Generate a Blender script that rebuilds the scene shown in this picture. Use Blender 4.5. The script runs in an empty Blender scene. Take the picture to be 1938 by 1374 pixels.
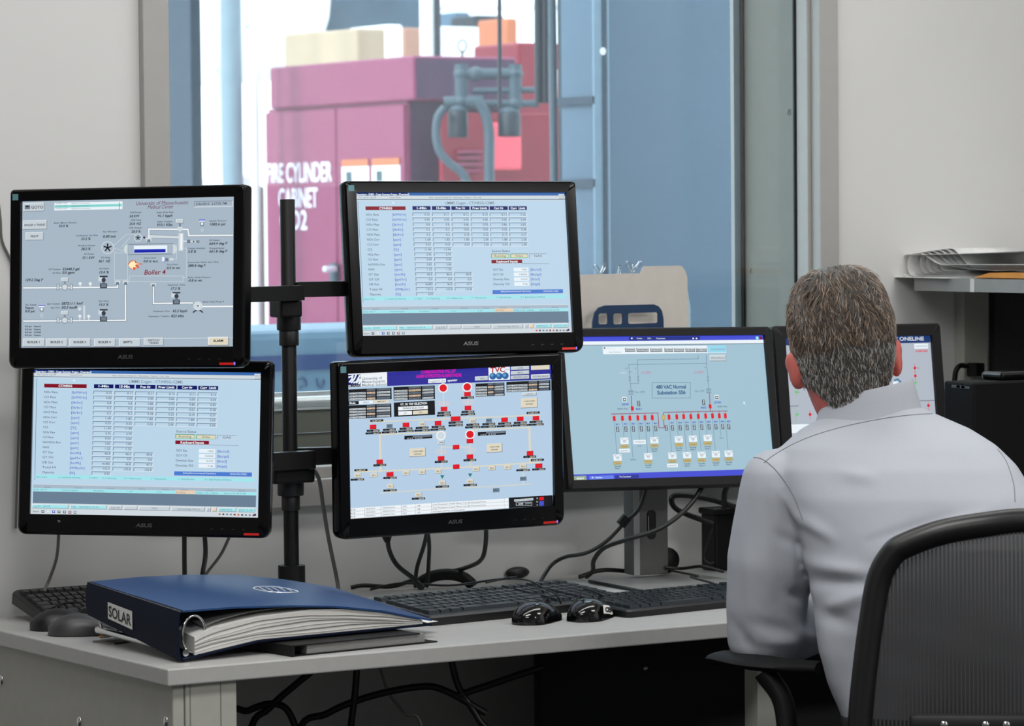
import bpy, bmesh, math, random
from mathutils import Vector, Matrix, Euler
from mathutils.bvhtree import BVHTree
random.seed(7)
R = math.radians
SC = bpy.context.scene
COL = SC.collection

# ------------------------------------------------------------------ camera, sky, lights, exposure
IMG_W, IMG_H = 1938, 1374
FPX, HORIZON, ROLL, YAW, CAM_Z = 6700.0, 405.0, 0.009, R(32.0), 1.44
TILT = math.atan((687 - HORIZON) / FPX)
CAM = Vector((0, 0, CAM_Z))
V_A = Vector((math.sin(YAW) * math.cos(TILT), math.cos(YAW) * math.cos(TILT), -math.sin(TILT)))
_r = Vector((math.cos(YAW), -math.sin(YAW), 0)); _u = _r.cross(V_A)
V_R = _r * math.cos(ROLL) - _u * math.sin(ROLL)
V_U = _r * math.sin(ROLL) + _u * math.cos(ROLL)
cd = bpy.data.cameras.new('camera'); cam = bpy.data.objects.new('camera', cd); COL.objects.link(cam)
cam.matrix_world = Matrix(((V_R.x, V_U.x, -V_A.x, CAM.x), (V_R.y, V_U.y, -V_A.y, CAM.y), (V_R.z, V_U.z, -V_A.z, CAM.z), (0, 0, 0, 1)))
cd.sensor_width = 36.0; cd.lens = FPX / IMG_W * 36.0; cd.clip_end = 200
cd.dof.use_dof = True; cd.dof.focus_distance = 6.1; cd.dof.aperture_fstop = 9.5
SC.camera = cam
SC.view_settings.view_transform = 'Standard'; SC.view_settings.look = 'None'
SC.view_settings.exposure = 0.0; SC.view_settings.gamma = 1.0; SC.view_settings.use_curve_mapping = False
wd = bpy.data.worlds.new('World'); SC.world = wd; wd.use_nodes = True
wn = wd.node_tree; wn.nodes['Background'].inputs[0].default_value = (0.92, 0.97, 1.0, 1); wn.nodes['Background'].inputs[1].default_value = 3.2
def area_light(name, loc, sx, sy, power, col=(1, 0.99, 0.975), aim=(0, 0, -1)):
    l = bpy.data.lights.new(name, 'AREA'); l.shape = 'RECTANGLE'; l.size = sx; l.size_y = sy; l.energy = power; l.color = col
    o = bpy.data.objects.new(name, l); COL.objects.link(o); o.location = loc
    o.rotation_euler = Vector(aim).to_track_quat('-Z', 'Y').to_euler()
    return o
area_light('unseen_ceiling_light', (2.2, 3.7, 2.66), 1.2, 0.5, 30)
area_light('unseen_ceiling_light', (4.9, 3.6, 2.66), 1.2, 0.5, 21)
area_light('unseen_ceiling_light', (3.3, 5.0, 2.66), 3.2, 0.3, 22)
area_light('unseen_ceiling_light', (4.3, 1.0, 2.66), 1.2, 0.5, 80)  # unseen lamp added in front, placed so the shelf shades the wall below
area_light('unseen_ceiling_light', (0.8, 1.8, 2.66), 1.2, 0.5, 32)  # unseen lamp added to brighten the desk's left end panel
sl = bpy.data.lights.new('sun', 'SUN'); sl.energy = 3.2; sl.angle = R(12); sl.color = (1, .98, .95)
so_ = bpy.data.objects.new('sun', sl); COL.objects.link(so_); so_.location = (-6, 8, 9); so_.rotation_euler = Vector((.78, .12, -.62)).to_track_quat('-Z', 'Y').to_euler()

def ray(px, py): return V_A + V_R * ((px - 969) / FPX) - V_U * ((py - 687) / FPX)
def at(px, py, D=None, X=None, Y=None, Z=None):
    d = ray(px, py)
    if X is not None: return CAM + d * (X / d.x)
    if Y is not None: return CAM + d * (Y / d.y)
    if Z is not None: return CAM + d * ((Z - CAM_Z) / d.z)
    return CAM + d * D

# ------------------------------------------------------------------ materials
def lin(c):
    c = c / 255.0
    return c / 12.92 if c <= 0.04045 else ((c + 0.055) / 1.055) ** 2.4
def L3(c): return (lin(c[0]), lin(c[1]), lin(c[2]))
MATS = {}
def mat(name, rgb, rough=0.6, metal=0.0, var=0.06, scale=30.0, bump=0.0, spec=0.5, coat=0.0, stretch=None):
    if name in MATS: return MATS[name]
    m = bpy.data.materials.new(name); m.use_nodes = True; nt = m.node_tree; N = nt.nodes; K = nt.links
    b = N['Principled BSDF']; c = L3(rgb)
    b.inputs['Roughness'].default_value = rough; b.inputs['Metallic'].default_value = metal
    b.inputs['Specular IOR Level'].default_value = spec; b.inputs['Coat Weight'].default_value = coat
    tc = N.new('ShaderNodeTexCoord'); nz = N.new('ShaderNodeTexNoise'); nz.inputs['Scale'].default_value = scale; nz.inputs['Detail'].default_value = 4
    if stretch:
        mp = N.new('ShaderNodeMapping'); mp.inputs['Scale'].default_value = stretch
        K.new(tc.outputs['Object'], mp.inputs[0]); K.new(mp.outputs[0], nz.inputs['Vector'])
    else: K.new(tc.outputs['Object'], nz.inputs['Vector'])
    cr = N.new('ShaderNodeValToRGB'); cr.color_ramp.elements[0].position = 0.3; cr.color_ramp.elements[1].position = 0.7
    cr.color_ramp.elements[0].color = (*[x * (1 - var) for x in c], 1); cr.color_ramp.elements[1].color = (*[min(1, x * (1 + var)) for x in c], 1)
    K.new(nz.outputs['Fac'], cr.inputs[0]); K.new(cr.outputs[0], b.inputs['Base Color'])
    if bump:
        bp = N.new('ShaderNodeBump'); bp.inputs['Strength'].default_value = bump; bp.inputs['Distance'].default_value = 0.002
        K.new(nz.outputs['Fac'], bp.inputs['Height']); K.new(bp.outputs[0], b.inputs['Normal'])
    MATS[name] = m; return m
def glow(name, rgb, k=1.0):
    if name in MATS: return MATS[name]
    m = bpy.data.materials.new(name); m.use_nodes = True; nt = m.node_tree
    b = nt.nodes['Principled BSDF']; b.inputs['Base Color'].default_value = (0.01, 0.01, 0.012, 1); b.inputs['Roughness'].default_value = 0.35
    b.inputs['Specular IOR Level'].default_value = 0.2
    b.inputs['Emission Color'].default_value = (*L3(rgb), 1); b.inputs['Emission Strength'].default_value = k
    MATS[name] = m; return m
def glass(name, tint, gloss=0.06, haze=0.0, hazecol=(1, 1, 1)):
    m = bpy.data.materials.new(name); m.use_nodes = True; nt = m.node_tree; N = nt.nodes; K = nt.links
    for n in list(N): N.remove(n)
    o = N.new('ShaderNodeOutputMaterial'); t = N.new('ShaderNodeBsdfTransparent'); t.inputs[0].default_value = (*tint, 1)
    g = N.new('ShaderNodeBsdfGlossy'); g.inputs['Roughness'].default_value = 0.02; mx = N.new('ShaderNodeMixShader'); mx.inputs[0].default_value = gloss
    K.new(t.outputs[0], mx.inputs[1]); K.new(g.outputs[0], mx.inputs[2]); out = mx
    if haze:
        tr = N.new('ShaderNodeBsdfTranslucent'); tr.inputs[0].default_value = (*hazecol, 1); m2 = N.new('ShaderNodeMixShader')
        nz = N.new('ShaderNodeTexNoise'); nz.inputs['Scale'].default_value = 1.5
        mr = N.new('ShaderNodeMapRange'); mr.inputs[3].default_value = haze * 0.8; mr.inputs[4].default_value = haze * 1.2
        K.new(nz.outputs['Fac'], mr.inputs[0]); K.new(mr.outputs[0], m2.inputs[0])
        K.new(mx.outputs[0], m2.inputs[1]); K.new(tr.outputs[0], m2.inputs[2]); out = m2
    K.new(out.outputs[0], o.inputs[0]); return m

# ------------------------------------------------------------------ mesh building
class MB:
    def __init__(s): s.v = []; s.f = []; s.m = []; s.mats = []
    def mi(s, m):
        if m not in s.mats: s.mats.append(m)
        return s.mats.index(m)
    def add(s, vs, fs, m):
        k = len(s.v); i = s.mi(m); s.v += [tuple(v) for v in vs]
        for f in fs: s.f.append(tuple(k + j for j in f)); s.m.append(i)
    def box(s, c, d, m, rot=None, bev=0.0):
        x, y, z = d[0] / 2, d[1] / 2, d[2] / 2
        if bev > 0:
            b = min(bev, x * .9, y * .9, z * .9); pts = []
            bm = bmesh.new(); bmesh.ops.create_cube(bm, size=1.0)
            for v in bm.verts: v.co = Vector((v.co.x * 2 * x, v.co.y * 2 * y, v.co.z * 2 * z))
            bmesh.ops.bevel(bm, geom=bm.edges[:], offset=b, segments=2, profile=0.5, affect='EDGES')
            bm.verts.index_update(); vs = [v.co.copy() for v in bm.verts]; fs = [tuple(v.index for v in f.verts) for f in bm.faces]; bm.free()
        else:
            vs = [Vector((a, b_, c_)) for a in (-x, x) for b_ in (-y, y) for c_ in (-z, z)]
            fs = [(0, 1, 3, 2), (4, 6, 7, 5), (0, 4, 5, 1), (2, 3, 7, 6), (0, 2, 6, 4), (1, 5, 7, 3)]
        M = (rot.to_3x3() if rot is not None else Matrix.Identity(3)); c = Vector(c)
        s.add([c + M @ v for v in vs], fs, m); return s
    def b2(s, lo, hi, m, bev=0.0):
        return s.box([(a + b) / 2 for a, b in zip(lo, hi)], [abs(b - a) for a, b in zip(lo, hi)], m, None, bev)
    def loft(s, rings, m, caps=True, closed=True):
        n = len(rings[0]); vs = [p for r in rings for p in r]; fs = []
        for i in range(len(rings) - 1):
            for j in range(n if closed else n - 1):
                a, b = i * n + j, i * n + (j + 1) % n
                fs.append((a, b, b + n, a + n))
        if caps and closed: fs += [tuple(range(n))[::-1], tuple((len(rings) - 1) * n + j for j in range(n))]
        s.add(vs, fs, m); return s
    def tube(s, path, r, m, n=8, caps=True):
        path = [Vector(p) for p in path]; rad = r if isinstance(r, (list, tuple)) else [r] * len(path); rings = []
        t0 = (path[1] - path[0]).normalized(); up = t0.orthogonal().normalized()
        for i, p in enumerate(path):
            t = (path[min(i + 1, len(path) - 1)] - path[max(i - 1, 0)]).normalized()
            up = (up - t * up.dot(t)); up = up.normalized() if up.length > 1e-6 else t.orthogonal().normalized(); sd = t.cross(up)
            rings.append([p + (up * math.cos(a) + sd * math.sin(a)) * rad[i] for a in [2 * math.pi * k / n for k in range(n)]])
        return s.loft(rings, m, caps)
    def ell(s, c, r, m, rot=None, nu=16, nv=10):
        M = rot.to_3x3() if rot is not None else Matrix.Identity(3); c = Vector(c); rings = []
        for i in range(nv + 1):
            a = math.pi * i / nv; rr = max(math.sin(a), 0.02)
            rings.append([c + M @ Vector((r[0] * rr * math.cos(2 * math.pi * k / nu), r[1] * rr * math.sin(2 * math.pi * k / nu), r[2] * math.cos(a))) for k in range(nu)])
        return s.loft(rings, m)
    def prism(s, poly, y0, y1, m, fn=lambda x, z, y: (x, y, z)):
        n = len(poly); vs = [fn(p[0], p[1], y0) for p in poly] + [fn(p[0], p[1], y1) for p in poly]
        fs = [tuple(range(n)), tuple(range(n, 2 * n))[::-1]] + [(i, (i + 1) % n, n + (i + 1) % n, n + i) for i in range(n)]
        s.add(vs, fs, m); return s
    def build(s, name, parent=None, smooth=False, loc=None, weld=False, fixn=True):
        me = bpy.data.meshes.new(name); me.from_pydata(s.v, [], s.f)
        for m in s.mats: me.materials.append(m)
        me.polygons.foreach_set('material_index', s.m); me.update()
        if weld or fixn:
            bm = bmesh.new(); bm.from_mesh(me)
            if weld: bmesh.ops.remove_doubles(bm, verts=bm.verts[:], dist=1e-5)
            bmesh.ops.recalc_face_normals(bm, faces=bm.faces[:]); bm.to_mesh(me); bm.free()
        if smooth:
            me.polygons.foreach_set('use_smooth', [True] * len(me.polygons)); me.set_sharp_from_angle(angle=R(smooth if smooth is not True else 50))
        o = bpy.data.objects.new(name, me); COL.objects.link(o)
        if parent is not None: o.parent = parent
        if loc is not None: o.location = loc
        return o
def tag(o, label, cat, group=None, kind=None):
    o['label'] = label; o['category'] = cat
    if group: o['group'] = group
    if kind: o['kind'] = kind
    return o
def struct(o): o['kind'] = 'structure'; return o
def thing(name, label, cat, loc=(0, 0, 0), rot=(0, 0, 0), group=None):
    o = bpy.data.objects.new(name, None); COL.objects.link(o); o.location = loc; o.rotation_euler = rot; o.empty_display_size = 0.05
    return tag(o, label, cat, group)
def rrect(x0, z0, x1, z1, r, n=6):
    rs = r if isinstance(r, (list, tuple)) else [r] * 4   # bl, br, tr, tl
    out = []
    for (cx, cz, a0, q) in ((x0 + rs[0], z0 + rs[0], 180, rs[0]), (x1 - rs[1], z0 + rs[1], 270, rs[1]), (x1 - rs[2], z1 - rs[2], 0, rs[2]), (x0 + rs[3], z1 - rs[3], 90, rs[3])):
        for k in range(n + 1):
            a = R(a0 + 90 * k / n); out.append((cx + q * math.cos(a), cz + q * math.sin(a)))
    return out
def smooth_path(pts, k=8):
    P = [Vector(p) for p in pts]; P = [P[0] * 2 - P[1]] + P + [P[-1] * 2 - P[-2]]; out = []
    for i in range(1, len(P) - 2):
        a, b, c, d = P[i - 1], P[i], P[i + 1], P[i + 2]
        for j in range(k):
            t = j / k
            out.append(0.5 * ((2 * b) + (c - a) * t + (2 * a - 5 * b + 4 * c - d) * t * t + (3 * b - a - 3 * c + d) * t ** 3))
    out.append(P[-2]); return out

# ------------------------------------------------------------------ lettering
_TX = {}
def glyphs(body, bold=0.0, italic=0.0, res=2):
    key = (body, bold, italic, res)
    if key in _TX: return _TX[key]
    cu = bpy.data.curves.new('lettering', 'FONT'); cu.body = body; cu.size = 1; cu.fill_mode = 'FRONT'; cu.resolution_u = res; cu.offset = bold; cu.shear = italic
    ob = bpy.data.objects.new('lettering', cu); me = ob.to_mesh()
    vs = [(v.co.x, v.co.y) for v in me.vertices]; fs = [tuple(p.vertices) for p in me.polygons]
    ob.to_mesh_clear(); bpy.data.objects.remove(ob); bpy.data.curves.remove(cu)
    if not vs: vs = [(0, 0), (1, 0), (0, 1)]; fs = []
    x0 = min(v[0] for v in vs); x1 = max(v[0] for v in vs)
    out = ([((x - x0) / max(x1 - x0, 1e-6), y / 0.70) for x, y in vs], fs)   # x over 0..1, caps over 0..1
    _TX[key] = out; return out
def letter(mb, body, o, xv, yv, m, bold=0.0, italic=0.0, res=3):
    """write body: o is the lower left corner, xv spans the whole line, yv one capital's height"""
    vs, fs = glyphs(body, bold, italic, res); o, xv, yv = Vector(o), Vector(xv), Vector(yv)
    mb.add([o + xv * x + yv * y for x, y in vs], fs, m)

def solve8(A, b):
    n = len(b); M = [r[:] + [v] for r, v in zip(A, b)]
    for i in range(n):
        p = max(range(i, n), key=lambda k: abs(M[k][i])); M[i], M[p] = M[p], M[i]
        for k in range(n):
            if k != i:
                q = M[k][i] / M[i][i]
                M[k] = [a - q * c for a, c in zip(M[k], M[i])]
    return [M[i][n] / M[i][i] for i in range(n)]
class Display:
    """layout of one lit display; coordinates are those of a flat sheet whose four corners are given"""
    def __init__(s, corners, w, h):
        s.w, s.h = w, h; A = []; b = []
        for (x, y), (u, v) in zip(corners, ((0, 0), (1, 0), (1, 1), (0, 1))):
            A += [[x, y, 1, 0, 0, 0, -u * x, -u * y], [0, 0, 0, x, y, 1, -v * x, -v * y]]; b += [u, v]
        s.H = solve8(A, b); s.mb = MB(); s.k = 0
    def uv(s, x, y):
        a = s.H; d = a[6] * x + a[7] * y + 1
        return (a[0] * x + a[1] * y + a[2]) / d, (a[3] * x + a[4] * y + a[5]) / d
    def P(s, u, v): return ((u - 0.5) * s.w, -0.00012 * s.k, (0.5 - v) * s.h)
    def xy(s, x, y): return s.P(*s.uv(x, y))
    def bg(s, c): s.mb.add([s.P(0, 0), s.P(1, 0), s.P(1, 1), s.P(0, 1)], [(0, 1, 2, 3)], c)
    def quad(s, pts, c, k):
        s.k = k; s.mb.add([s.xy(*p) for p in pts], [tuple(range(len(pts)))], c)
    def rect(s, x0, y0, x1, y1, c, k=1):
        s.k = k; xm, ym = (x0 + x1) / 2, (y0 + y1) / 2
        ua, va = s.uv(x0, ym); ub, vb = s.uv(x1, ym); uc, vc = s.uv(xm, y0); ud, vd = s.uv(xm, y1)
        um, vm = (ua + ub) / 2, (va + vb) / 2; hw, hh = (ub - ua) / 2, (vd - vc) / 2
        q = [(um - hw, vm - hh), (um + hw, vm - hh), (um + hw, vm + hh), (um - hw, vm + hh)]
        s.mb.add([s.P(*p) for p in q], [(0, 1, 2, 3)], c)
    def frame(s, x0, y0, x1, y1, c, t=2, k=2):
        s.line([(x0, y0), (x1, y0), (x1, y1), (x0, y1), (x0, y0)], t, c, k)
    def btn(s, x0, y0, x1, y1, face, hi, lo, k=1, t=3):
        s.rect(x0, y0, x1, y1, lo, k); s.rect(x0, y0, x1 - t, y1 - t, hi, k + 1); s.rect(x0 + t, y0 + t, x1 - t, y1 - t, face, k + 2)
    def line(s, pts, t, c, k=2):
        s.k = k
        for (xa, ya), (xb, yb) in zip(pts, pts[1:]):
            d = math.hypot(xb - xa, yb - ya) or 1; nx, ny = -(yb - ya) / d * t / 2, (xb - xa) / d * t / 2; ex, ey = (xb - xa) / d * t / 2, (yb - ya) / d * t / 2
            s.mb.add([s.xy(xa - ex + nx, ya - ey + ny), s.xy(xb + ex + nx, yb + ey + ny), s.xy(xb + ex - nx, yb + ey - ny), s.xy(xa - ex - nx, ya - ey - ny)], [(0, 1, 2, 3)], c)
    def disc(s, x, y, r, c, k=3, n=20, ry=None):
        s.k = k; s.mb.add([s.xy(x + r * math.cos(2 * math.pi * i / n), y + (ry or r) * math.sin(2 * math.pi * i / n)) for i in range(n)], [tuple(range(n))], c)
    def text(s, body, x0, x1, yc, h, c, bold=0.0, italic=0.0, k=6, y1=None):
        """body between x0 and x1, middle of the capitals at yc (y1: at the right end)"""
        s.k = k; a = Vector(s.xy(x0, yc)); b = Vector(s.xy(x1, y1 if y1 is not None else yc)); xm = (x0 + x1) / 2
        if y1 is None: b.z = a.z = (a.z + b.z) / 2
        hh = (Vector(s.xy(xm, yc - h / 2)) - Vector(s.xy(xm, yc + h / 2))).z
        letter(s.mb, body, a - Vector((0, 0, hh / 2)), b - a, (0, 0, hh), c, bold * .6, italic, 3)
    def build(s, parent): return s.mb.build('screen', parent, fixn=False)
# ------------------------------------------------------------------ the room
YW = 5.75
m_wall = mat('painted_wall', (212, 212, 211), 0.85, var=0.02, scale=3, bump=0.05)
m_frame = mat('frame_paint', (168, 166, 163), 0.45, var=0.02)
m_ceil = mat('ceiling_tile', (215, 214, 210), 0.9)
m_floor = mat('dark_carpet', (38, 38, 40), 0.95, var=0.25, scale=120, bump=0.3)
m_reveal = mat('reveal_paint', (118, 118, 110), 0.5, var=0.03)
m_gasket = mat('black_gasket', (14, 15, 16), 0.5)
m_chrome = mat('chrome', (215, 215, 215), 0.12, 1.0, var=0.02)
X0, X1, XR = -1.6, 5.9, (2.81, 4.366)
ZB, ZT = 0.903, 2.25
w = MB()
w.b2((X0, YW, 0), (XR[0] + .02, 6.0, 2.7), m_wall); w.b2((XR[1] - .02, YW, 0), (X1, 6.0, 2.7), m_wall)
w.b2((XR[0] + .02, YW, 0), (XR[1] - .02, 6.0, ZB + .02), m_wall); w.b2((XR[0] + .02, YW, ZT - .02), (XR[1] - .02, 6.0, 2.7), m_wall)
struct(w.build('wall_back'))
struct(MB().b2((X0 - .15, -1.5, 0), (X0, 6.0, 2.7), m_wall).build('wall_left'))
struct(MB().b2((X1, -1.5, 0), (X1 + .15, 6.0, 2.7), m_wall).build('wall_right'))
struct(MB().b2((X0 - .15, -1.65, 0), (X1 + .15, -1.5, 2.7), m_wall).build('wall_front'))
struct(MB().b2((X0 - .15, -1.65, 2.7), (X1 + .15, 6.0, 2.8), m_ceil).build('ceiling'))
struct(MB().b2((X0 - .15, -1.65, -.1), (X1 + .15, 6.0, 0), m_floor).build('floor'))
# window: hollow metal frame, inner pane, reveal, outer rail and outer pane
XI0, XI1 = XR[0] + .052, XR[1] - .047
f = MB()
def ring(mb, x0, x1, z0, z1, t0, t1, tb, tt, y0, y1, m):
    mb.b2((x0, y0, z0), (x0 + t0, y1, z1), m, .002); mb.b2((x1 - t1, y0, z0), (x1, y1, z1), m, .002)
    mb.b2((x0 + t0, y0, z0), (x1 - t1, y1, z0 + tb), m, .002); mb.b2((x0 + t0, y0, z1 - tt), (x1 - t1, y1, z1), m, .002)
ring(f, XR[0], XR[1], ZB, ZT, .052, .047, .05, .05, 5.732, 5.80, m_frame)
ring(f, XI0 - .001, XI1 + .001, ZB + .049, ZT - .049, .012, .010, .022, .012, 5.762, 5.80, m_frame)
win = struct(f.build('window_1'))
g = MB(); XG0, XG1 = XI0 + .011, XI1 - .009
ring(g, XG0, XG1, ZB + .07, ZT - .06, .004, .005, .004, .004, 5.80, 5.806, m_gasket)
ring(g, XG0, XG1, 1.06, ZT - .06, .004, .007, .004, .004, 5.978, 5.986, m_gasket)
g.build('gasket', win)
rv = MB()
rv.b2((XG1 + .0001, 5.806, .95), (XG1 + .03, 5.985, ZT), m_reveal); rv.b2((XG0 - .03, 5.806, .95), (XG0 - .0001, 5.985, ZT), m_reveal)
rv.b2((XG0 - .03, 5.806, .93), (XG1 + .03, 5.985, .976), m_reveal); rv.b2((XG0 - .03, 5.806, ZT - .06), (XG1 + .03, 5.985, ZT), m_reveal)
rv.build('reveal_panel', win)
m_silver = mat('brushed_silver', (226, 232, 236), 0.3, 0.35, var=0.05)
rl = MB(); rl.b2((XG0, 5.97, .976), (XG1, 5.99, 1.022), m_reveal); rl.b2((XG0, 5.966, 1.024), (XG1, 5.99, 1.068), m_reveal)
rl.tube([(XG0, 5.972, 1.083), (XG1, 5.972, 1.083)], .0115, m_silver, 10); rl.b2((XG0, 5.962, 1.068), (XG1, 5.99, 1.073), m_silver); rl.b2((XG0, 5.974, 1.09), (XG1, 5.99, 1.102), m_silver)
rl.build('outer_rail', win, smooth=True)
struct(MB().b2((XG1 - .022, 5.986, 1.1), (XG1 + .001, 5.998, ZT), m_frame).build('outer_stop', win))
sc = MB()
for px, py in ((1493, 212), (1422, 512)):
    p = at(px, py, X=XG1); sc.ell(p, (.0015, .008, .008), m_reveal); sc.box(p + Vector((-.0016, 0, 0)), (.0008, .002, .010), m_gasket, Euler((.5, 0, 0)).to_matrix())
for px, py in ((1514, 122), (1517, 338)):
    sc.ell(at(px, py, X=XI1 - .001), (.002, .004, .004), m_chrome)
sc.build('screw', win, smooth=True)
gl1 = glass('window_glass', (0.96, 0.97, 0.965), 0.04); gl2 = glass('hazy_window_glass', (0.86, 0.93, 0.97), 0.03, 0.014, (0.7, 0.88, 1.0))
MB().b2((XG0, 5.801, ZB + .072), (XG1, 5.805, ZT - .062), gl1).build('inner_pane', win)
MB().b2((XG0, 5.980, 1.075), (XG1, 5.984, ZT - .062), gl2).build('outer_pane', win)

# ------------------------------------------------------------------ the plant hall beyond the window
m_hallfloor = mat('concrete', (200, 200, 198), 0.8, var=0.1, scale=4)
struct(MB().b2((-4, 6.0, -.12), (30, 34, -.02), m_hallfloor).build('floor_hall'))
m_fire = mat('fire_cabinet_paint', (138, 52, 88), 0.5, var=0.03)  # pink cast of the glass haze is mixed into the cabinet's red
m_fire2 = mat('fire_cabinet_shaded_paint', (70, 32, 66), 0.5, var=0.08, scale=6)  # darker copy of the cabinet paint, side shade put into the colour
m_red = mat('red_paint_and_reflection', (140, 10, 40), 0.45, var=0.05)
m_redl = mat('sunlit_red', (255, 96, 112), 0.5, var=0.03)
m_white = mat('white_enamel', (248, 250, 250), 0.5, var=0.02)
m_steel = mat('blue_steel_paint', (22, 46, 66), 0.5, var=0.06, scale=5)
m_encl = mat('enclosure_paint', (76, 98, 118), 0.5, var=0.05, scale=3)
m_pipe = mat('grey_conduit', (66, 80, 90), 0.5, var=0.1)
m_dark = mat('dark_pipe', (34, 34, 44), 0.5)
m_wood = mat('crate_wood', (178, 156, 130), 0.7, var=0.12, scale=8, stretch=(1, 1, .1))
m_orange = mat('orange_label', (190, 108, 70), 0.6)
P0 = at(782, 105, D=11.5); PX, PY, PZ = P0
ye = at(510, 125, X=PX).y; xe = at(978, 108, Y=PY).x; zh = at(770, 190, X=PX).z
ycab = at(773, 400, X=PX + .02).y; yd = at(503, 330, X=PX + .008).y
fc = thing('fire_cabinet', 'tall pink-red steel cabinet lettered FIRE CYLINDER CABINET beyond the window', 'cabinet', (PX, PY, 0))
L = lambda p: Vector(p) - Vector((PX, PY, 0))
b = MB(); b.b2(L((PX + .02, ycab, .08)), L((xe - .01, yd - .004, zh)), m_fire); b.b2(L((PX + .03, ycab + .01, 0)), L((xe - .02, yd - .03, .1)), m_dark); b.build('carcass', fc)
MB().b2(L((PX, PY, zh)), L((xe, ye, PZ)), m_fire, .008).build('header', fc)
MB().b2(L((PX + .03, ycab - .004, .1)), L((xe - .02, ycab + .01, zh - .004)), m_fire2).build('shaded_side', fc); MB().b2(L((PX + .01, PY - .004, zh + .005)), L((xe - .01, PY + .004, PZ - .008)), m_fire2).build('shaded_side', fc)
ymid = at(632, 300, X=PX).y
for a, c in ((ycab + .006, ymid - .004), (ymid + .004, yd)):
    d = MB().b2(L((PX + .008, a, .1)), L((PX + .022, c, zh - .012)), m_fire, .004).build('door', fc)
    if a > ymid:
        t = MB()
        for s, pa, pb, py0, h in (('FIRE CYLINDER', 505, 628, 326, 37), ('CABINET', 527, 601, 374, 37), ('CO2', 530, 581, 416, 37)):
            A_ = at(pa, py0, X=PX + .006); B_ = at(pb, py0, X=PX + .006); hz = h / FPX * 11.9
            q = L((A_.x, A_.y, (A_.z + B_.z) / 2 - hz / 2)); letter(t, s, q, (0, B_.y - A_.y, 0), (0, 0, hz), mat('white_lettering', (236, 232, 240), 0.6), 0.02)
        t.build('lettering', d, fixn=False)
    else:
        for px0, px1 in ((648, 698), (705, 757)):
            A_ = at(px0, 330, X=PX + .006); B_ = at(px1, 330, X=PX + .006)
            s = MB().b2(L((PX + .004, A_.y, at(650, 392, X=PX).z)), L((PX + .008, B_.y, at(650, 313, X=PX).z)), m_white); s.b2(L((PX + .003, A_.y, at(650, 316, X=PX).z)), L((PX + .006, B_.y, at(650, 302, X=PX).z)), m_orange)
            s.b2(L((PX + .002, A_.y - .03, at(650, 345, X=PX).z)), L((PX + .005, A_.y - .07, at(650, 325, X=PX).z)), m_pipe); s.build('notice', d)
h = MB(); hp = L(at(636, 520, X=PX)); h.box(hp + Vector((-.008, 0, 0)), (.02, .04, .08), m_pipe, None, .006); h.box(hp + Vector((-.035, -.02, .02)), (.05, .02, .02), m_silver, None, .006); h.build('handle', fc, smooth=True)

# red machine and its fittings to the right of the cabinet
def pbox(name, label, cat, px0, px1, py0, py1, D, m, depth=.3, to_floor=False, bev=.01, group=None):
    a = at(px0, py0, D=D); c = at(px1, py0, Y=a.y); z1 = a.z; z0 = 0 if to_floor else at(px0, py1, D=D).z
    return tag(MB().b2((a.x, a.y, z0 - (.02 if to_floor else 0)), (c.x, a.y + depth, z1), m, bev).build(name), label, cat, group)
def pipe(name, label, pts, r, m, cat='pipe', group=None, sm=True):
    q = [at(px, py, D=D) for px, py, D in pts]
    return tag(MB().tube(smooth_path(q) if sm and len(q) > 2 else q, r, m, 10).build(name, smooth=True), label, cat, group)
rm = thing('pump_enclosure', 'red machine enclosure with louvres and grey conduit right of the fire cabinet', 'machine')
a = at(836, 190, Y=PY - .03); c = at(1052, 190, Y=a.y)
MB().b2((a.x, a.y, .0), (c.x, PY - .006, at(930, 214, Y=a.y).z), m_red, .004).build('body', rm)  # crimson sheet painted to stand for red reflections on the cabinet side
e = at(982, 80, D=12.1); MB().b2((e.x, e.y, 0), (at(1060, 80, Y=e.y).x, e.y + .3, e.z), m_red, .01).build('upper_body', rm)
p0, p1 = at(932, 232, Y=a.y - .01), at(986, 322, Y=a.y - .01); MB().b2((p0.x, p0.y - .01, p1.z), (p1.x, p0.y + .02, p0.z), m_redl, .01).build('sunlit_patch', rm)  # light red colour stands for a sunlit patch on the machine
lv = MB()
for k in range(4):
    y = 284 + 12 * k; q0, q1 = at(866, y, Y=a.y - .005), at(908, y + 6, Y=a.y - .005); lv.b2((q0.x, q0.y - .012, q1.z), (q1.x, q0.y + .01, q0.z), mat('louvre_paint', (146, 52, 84), .5))
lv.build('louvre', rm)
cf = rm; DC = 11.35
t = MB()
for pts, r in (([(873, 122), (873, 196)], .022), ([(873, 140), (975, 140)], .018), ([(975, 122), (975, 200)], .022), ([(840, 196), (915, 192)], .022), ([(895, 172), (1030, 170)], .010), ([(900, 196), (1020, 196)], .012)):
    t.tube([at(x, y, D=DC) for x, y in pts], r, m_pipe, 12)
for x, y in ((873, 140), (900, 140), (975, 140), (873, 192), (975, 196)): t.ell(at(x, y, D=DC), (.026, .026, .024), m_pipe)
t.build('conduit', cf, smooth=True)
for x0, x1, y0, y1 in ((847, 886, 208, 260), (942, 986, 212, 258)):
    s = MB(); q0, q1 = at((x0 + x1) / 2, y0, D=DC), at((x0 + x1) / 2, y1, D=DC); r = (x1 - x0) / 2 / FPX * DC
    s.tube([q0, q0 + (q1 - q0) * .15, q1], [r * .8, r, r], mat('black_socket', (26, 34, 46), .5), 16); s.ell(q0, (r * .95, r * .95, .02), m_pipe); s.build('socket', cf, smooth=True)
hose = lambda pts, r: MB().tube(smooth_path([at(x, y, D=D) for x, y, D in pts]), r, m_pipe, 10).build('hose', cf, smooth=True)
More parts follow.
